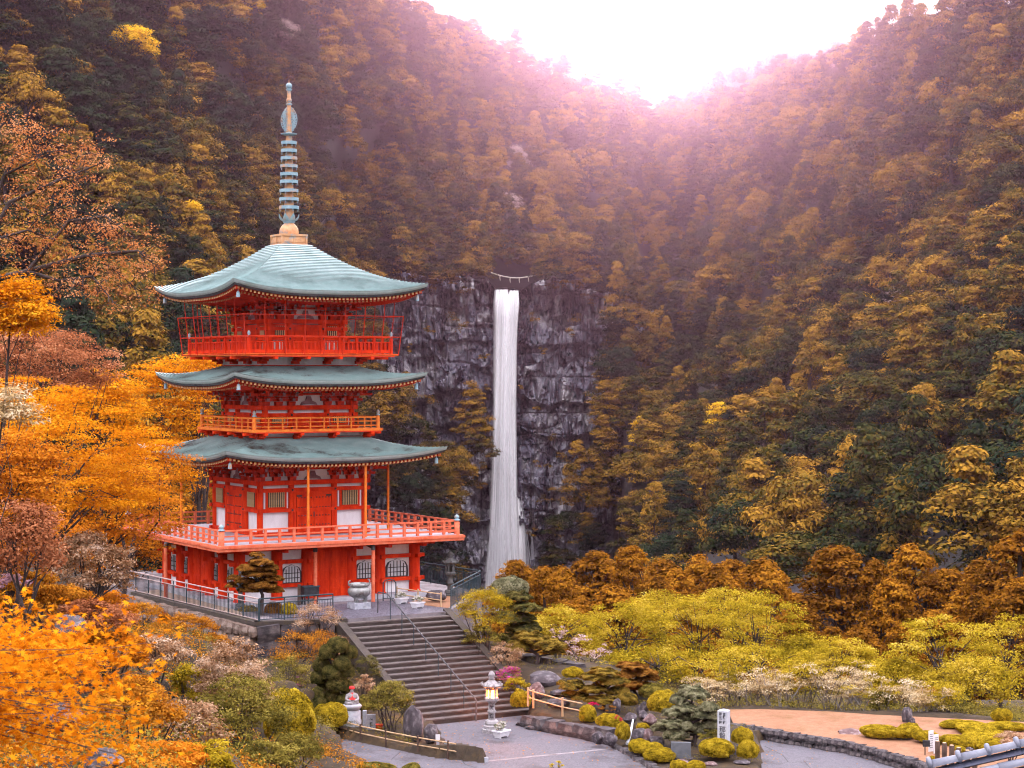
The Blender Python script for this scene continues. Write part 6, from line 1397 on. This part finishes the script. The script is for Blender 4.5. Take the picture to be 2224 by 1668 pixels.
# ---- lower left slope
ball(628, 1562, 58, 120, 130, 'large smooth golden-olive dome bush left of the path', L_gold)
shrub(505, 1490, 46, 190, 230, 'tall pale-leaved shrub with visible dark stems in the lower middle left', L_pale, .085, 110, 90, 'tall_shrub', 'shrub', base=.6, cr=.2, inner=.5, stems=16, asp=.35)
shrub(530, 1560, 44, 250, 200, 'olive-leaved lower part of the big shrub by the path', L_olive, .085, 110, 90, 'tall_shrub', 'shrub', base=.3, cr=.22, inner=.4, stems=14, asp=.35)
shrub(640, 1640, 48, 150, 110, 'olive and straw shrub at the path corner', L_olive, .08, 70, 80, base=.2, asp=.35)
shrub(415, 1490, 47, 90, 100, 'golden clipped mound behind the tall pale shrub', L_gold, .06, 50, 130, base=1.2, inner=.75)
shrub(345, 1650, 31, 240, 90, 'golden-leaved low bush at the bottom edge', L_maple2, .075, 70, 80, base=3.3, asp=.4, inner=.5)
shrub(440, 1650, 34, 160, 90, 'olive-gold bush at the bottom edge below the tall shrub', L_gold, .075, 50, 80, base=2.6, asp=.4)
shrub(330, 1430, 43, 170, 110, 'white-edged leafy shrub in the middle of the left slope', L_pale, .08, 70, 80, base=2.8, asp=.4, inner=.5)
shrub(240, 1420, 40, 190, 100, 'golden mound shrub behind the maple boughs', L_maple2, .07, 70, 120, base=3.6, inner=.7)
shrub(395, 1375, 66, 190, 90, 'clipped rusty hedge below the stone retaining wall', L_orng, .06, 80, 130, 'hedge', 'hedge', base=.2, inner=.75, cr=.22)
shrub(455, 1405, 68, 110, 70, 'darker end of the rusty hedge under the terrace corner', L_orng, .06, 50, 120, 'hedge', 'hedge', base=-.3, inner=.75, cr=.24)
shrub(300, 1345, 62, 150, 80, 'rusty orange shrub at the upper end of the hedge', L_orng, .065, 60, 100, base=1.4, inner=.6)
shrub(195, 1240, 46, 210, 190, 'large shrub with pale pinkish-white leaves left of the terrace', L_pale, .085, 110, 90, 'tall_shrub', 'shrub', base=4.6, cr=.2, inner=.5, asp=.4, stems=14)
shrub(60, 1290, 40, 190, 110, 'rusty shrub with a few lilac flowers at the left edge', L_orng, .07, 70, 90, base=4.6, inner=.5)
shrub(30, 1265, 39, 80, 50, 'spray of lilac azalea flowers at the left edge', leafmat('lilac blossom', G((.3, .12, .05), (.5, .3, .3), (.55, .35, .6)), .3, 5), .06, 22, 40, 'azalea', 'azalea', base=4.8)
shrub(200, 1350, 40, 220, 100, 'brown-leaved shrub above the dark boulder', L_red, .07, 80, 80, base=3.8, inner=.5)
shrub(50, 1190, 38, 180, 240, 'reddish-brown glossy shrub under the golden maple on the left', L_red, .08, 80, 80, base=5.8, inner=.5)
shrub(400, 1590, 38, 200, 150, 'straw and orange shrub between the maple boughs and the tall shrub', L_pale, .08, 80, 80, base=1.8, asp=.4, inner=.5)
shrub(300, 1540, 33, 220, 150, 'dark rusty shrub behind the hanging maple leaves', L_orng, .075, 80, 80, base=2.6, asp=.45, inner=.5)
shrub(560, 1650, 42, 200, 90, 'dark olive low shrub at the bottom edge left of the path', L_olive, .075, 60, 80, base=.6, asp=.4, inner=.5)
shrub(110, 1440, 34, 240, 130, 'golden brown shrub behind the maple boughs at the left edge', L_maple2, .075, 80, 90, base=4.0, asp=.45, inner=.5)
shrub(110, 1315, 43, 220, 100, 'low orange shrub below the reddish-brown shrub', L_orng, .075, 80, 90, base=4.2, inner=.5)
shrub(215, 1325, 47.5, 170, 90, 'low golden shrub at the foot of the pale-leaved shrub', L_maple2, .075, 70, 90, base=4.0, inner=.5)
# ---- trees of the left side
def px_tree(name, label, u, v, Y, w, h, bu, bv, m, seed, n=90, k=95, leaf=.1, cr=.5, flat=.38, low=-.7, inner=.3, trunk=.1, droop=.12, limbn=18, lower=.2, asp=.5, g=None):
    c = at(u, v, Y); s = Y/F; b = at(bu, bv, Y); b.z = min(b.z, gz1(b.x, b.y)); return tree(name, label, b, c, (w*s/2, w*s/2*.8, h*s/2), n, cr, k, leaf, m, trunk, flat, seed, low, inner, limbn, g, asp=asp, droop=droop, lower=lower)
px_tree('maple_tree', 'big golden maple with layered boughs at the middle left', 140, 1000, 47, 420, 330, 60, 1280, L_maple, 41, 230, 105, .085, .42)
px_tree('maple_tree', 'orange maple whose boughs hang down to the left end of the deck', 250, 1100, 52, 280, 270, 200, 1300, L_maple2, 42, 190, 100, .085, .42)
px_tree('maple_tree', 'golden tree between the left maple and the pagoda roofs', 350, 895, 99, 250, 230, 360, 1150, L_maple, 43, 150, 95, .15, .72)
px_tree('maple_tree', 'golden maple at the left edge above the reddish shrub', 30, 1060, 40, 220, 280, 0, 1290, L_maple2, 44, 130, 100, .08, .36)
px_tree('bushy_tree', 'dusty red bushy tree at the left edge below the cherry', 90, 795, 58, 330, 160, 90, 1150, L_red, 45, 150, 120, .085, .42, .6, -.7, .4, droop=0)
px_tree('maple_tree', 'golden tree behind the pagoda showing under the top balcony', 450, 800, 103, 240, 80, 440, 1090, L_maple, 46, 80, 85, .15, .7)
px_tree('maple_tree', 'slender golden tree with bare dark limbs beside the middle roof', 425, 900, 100, 110, 120, 440, 1120, L_maple, 47, 30, 70, .15, .6, .35, -.6, .3, .14, .1, 26)
px_tree('yellow_tree', 'yellow tree at the left edge under the cherry boughs', 35, 680, 41, 150, 160, -40, 1150, L_maple, 48, 90, 100, .08, .34, trunk=.05, limbn=5)
px_tree('maple_tree', 'dark orange tree behind the left end of the deck', 285, 1190, 96, 170, 170, 300, 1330, L_maple2, 49, 90, 90, .14, .7)
px_tree('maple_tree', 'dim orange tree in the shade behind the first-storey wall', 425, 1080, 108, 170, 200, 420, 1200, L_orng, 50, 90, 80, .16, .8)
px_tree('maple_tree', 'pale drooping-leaved tree at the left edge', 20, 880, 37, 110, 90, -60, 1250, L_blade, 51, 40, 70, .1, .3, .5, -.8, .3, .04, .3, 4, asp=.3)
px_tree('maple_tree', 'orange tree on the slope below the golden maple', 100, 1190, 50, 260, 150, 100, 1300, L_maple2, 52, 120, 90, .085, .42)
px_tree('maple_tree', 'golden tree in the gap above the big left maple', 210, 880, 62, 220, 150, 200, 1250, L_maple, 53, 120, 100, .1, .5)
px_tree('maple_tree', 'golden tree at the left edge above the drooping-leaved one', 50, 900, 54, 200, 180, 20, 1250, L_maple, 54, 110, 100, .09, .42)
px_tree('maple_tree', 'golden boughs hanging before the left corner of the lowest roof', 325, 1020, 71, 200, 170, 250, 1330, L_maple, 55, 120, 90, .1, .45, low=-.9, limbn=8)
# cherry: long boughs reaching in from the left, thin leaves
r_ = np.random.default_rng(88); Yc = 43.; b = at(-120, 1150, Yc); b.z = gz1(b.x, b.y); e = empty('cherry_tree', b, 0, 'russet cherry tree with long bare-tipped boughs reaching in from the upper left', 'tree'); mb = MB(); cen = []
fork = at(-70, 620, Yc)-b; mb.tube([Vector((0, 0, -.5)), Vector((0, 0, 0)), Vector((-.1, .1, fork.z*.5)), fork], [.3, .25, .2, .16], 9)
for (pts_, rr) in ((((-70, 620), (20, 440), (120, 395), (225, 352)), .07), (((-70, 620), (60, 590), (190, 555), (300, 545), (335, 575)), .08), (((-70, 620), (10, 380), (60, 300), (120, 285)), .06), (((-90, 500), (-20, 300), (40, 230)), .06), (((60, 590), (150, 480), (230, 470), (280, 510)), .05), (((20, 440), (90, 470), (170, 430)), .04), (((60, 590), (130, 610), (200, 600), (250, 660)), .05), (((-70, 640), (20, 660), (60, 690)), .05), (((190, 555), (240, 580), (300, 630)), .03), (((10, 380), (70, 350), (100, 330)), .03), (((-70, 600), (-10, 520), (60, 500), (120, 520)), .05), (((120, 395), (170, 340), (200, 330)), .03)):
    dy = r_.uniform(-.8, .8); P = [at(u, v, Yc+dy*min(1, i/2))-b for i, (u, v) in enumerate(pts_)]; mb.tube(P, [rr*(1-.8*i/(len(P)-1)) for i in range(len(P))], 6)
    for a, c in zip(P[1 if len(P) > 2 else 0:], P[2 if len(P) > 2 else 1:]):
        for f in np.linspace(0, 1, 8):
            for _ in range(4): p_ = a.lerp(c, f)+Vector(r_.normal(size=3))*.26+Vector((0, 0, -.08)); cen.append(p_); 
            mb.tube([a.lerp(c, f), a.lerp(c, f).lerp(cen[-1], .6)+Vector((0, 0, .05)), cen[-1]+Vector(r_.normal(size=3))*.08], [.014, .009, .004], 4, False)
cen = np.array([tuple(c) for c in cen]); Q, R = clump_leaves(r_, cen, np.full((len(cen), 3), .17)*[1.5, 1.3, .9], 15, .062, .3, .8, .4, .5, .8); obj('crown', quad_mesh('crown', Q, R), L_cherry, e); obj('trunk', mb, M_bark, e)
# near maple: real lobed leaves on twigs, close to the viewpoint
r_ = np.random.default_rng(99); Yn = 9.0; b = Vector((-4.3, 9.4, gz1(-4.3, 9.4))); e = empty('near_maple', b, 0, 'golden-orange maple boughs with lobed leaves close up at the lower left', 'tree'); mb = MB(); lf = []
lobe = []
for i in range(7):
    a = (i-3)*.62; ln = [.5, .78, .95, 1.0, .95, .78, .5][i]; lobe.append((math.sin(a)*ln, math.cos(a)*ln))
    if i < 6: a2 = a+.31; lobe.append((math.sin(a2)*.36, math.cos(a2)*.36))
lobe = [(0, -.12)]+lobe; nl = len(lobe)
fork = Vector((-3.3, 9.3, 8.2))
mb.tube([b-Vector((0, 0, .4)), b, fork], [.11, .1, .07], 8)
for j in range(300):
    t = at(r_.uniform(-120, 330), r_.uniform(1330, 1660), r_.uniform(8.0, 10.4)); t = at(min(t.x/t.y*F+W/2, 330-.0*j), VH+(EYE-t.z)*F/t.y, t.y); u_ = t.x/t.y*F+W/2; v_ = VH+(EYE-t.z)*F/t.y
    if v_ < 1330+.35*max(u_, 0)*.6: t.z -= .06
    m1 = fork.lerp(t, .55)+Vector((0, 0, .22))+Vector(r_.normal(size=3))*.05; (mb.tube([fork.lerp(t, .08), m1, t], [.006, .003, .0012], 5, False) if j % 5 == 0 else None)
    for f in np.linspace(.35, 1, 8):
        p_ = (fork.lerp(m1, f*2-.5) if f < .6 else m1.lerp(t, (f-.55)/.45))
        for _ in range(4): lf.append((p_+Vector(r_.normal(size=3))*.075, r_.uniform(.022, .037)))
V = []; R = []
for p_, s in lf:
    q = Euler((r_.normal()*.5+.35, r_.normal()*.5, r_.uniform(0, 6.28))).to_matrix(); dn = q @ Vector((0, 1, 0)); L = []
    for i, (x, y) in enumerate(lobe): rr = math.hypot(x, y); L.append(p_+q @ Vector((x*s, y*s, -.28*s*rr*rr)))
    V.append([tuple(x) for x in L]); R.append(r_.random())
V = np.array(V)-np.array(b); obj('crown', quad_mesh('crown', V, np.array(R), nl), leafmat('deep orange maple leaves', G((.2, .04, .003), (.55, .15, .005), (.74, .26, .008), (.82, .4, .02)), .38, 3), e); obj('trunk', mb, M_bark, e); e.children[-1].data.transform(Matrix.Translation(-b))

# fallen leaves on the paving
r_ = np.random.default_rng(7); n = 6000; x = r_.uniform(-8, 18, n); y = r_.uniform(58, 76, n); d = polydist(x, y, PLZ); ok = (d < -.05) & (r_.random(n) < np.exp(d*.9)*.8+.05); x, y = x[ok], y[ok]
C = np.stack([x, y, np.full(len(x), ZP+.012)], -1); N = unit(np.array([0, 0, 1.])+.15*r_.normal(size=(len(x), 3))); tag(obj('fallen_leaves', quad_mesh('fallen_leaves', leaf_quads(r_, C, N, .075), r_.random(len(x))), L_orng), 'scattered fallen orange leaves on the grey paving', 'leaves', None, 'stuff')
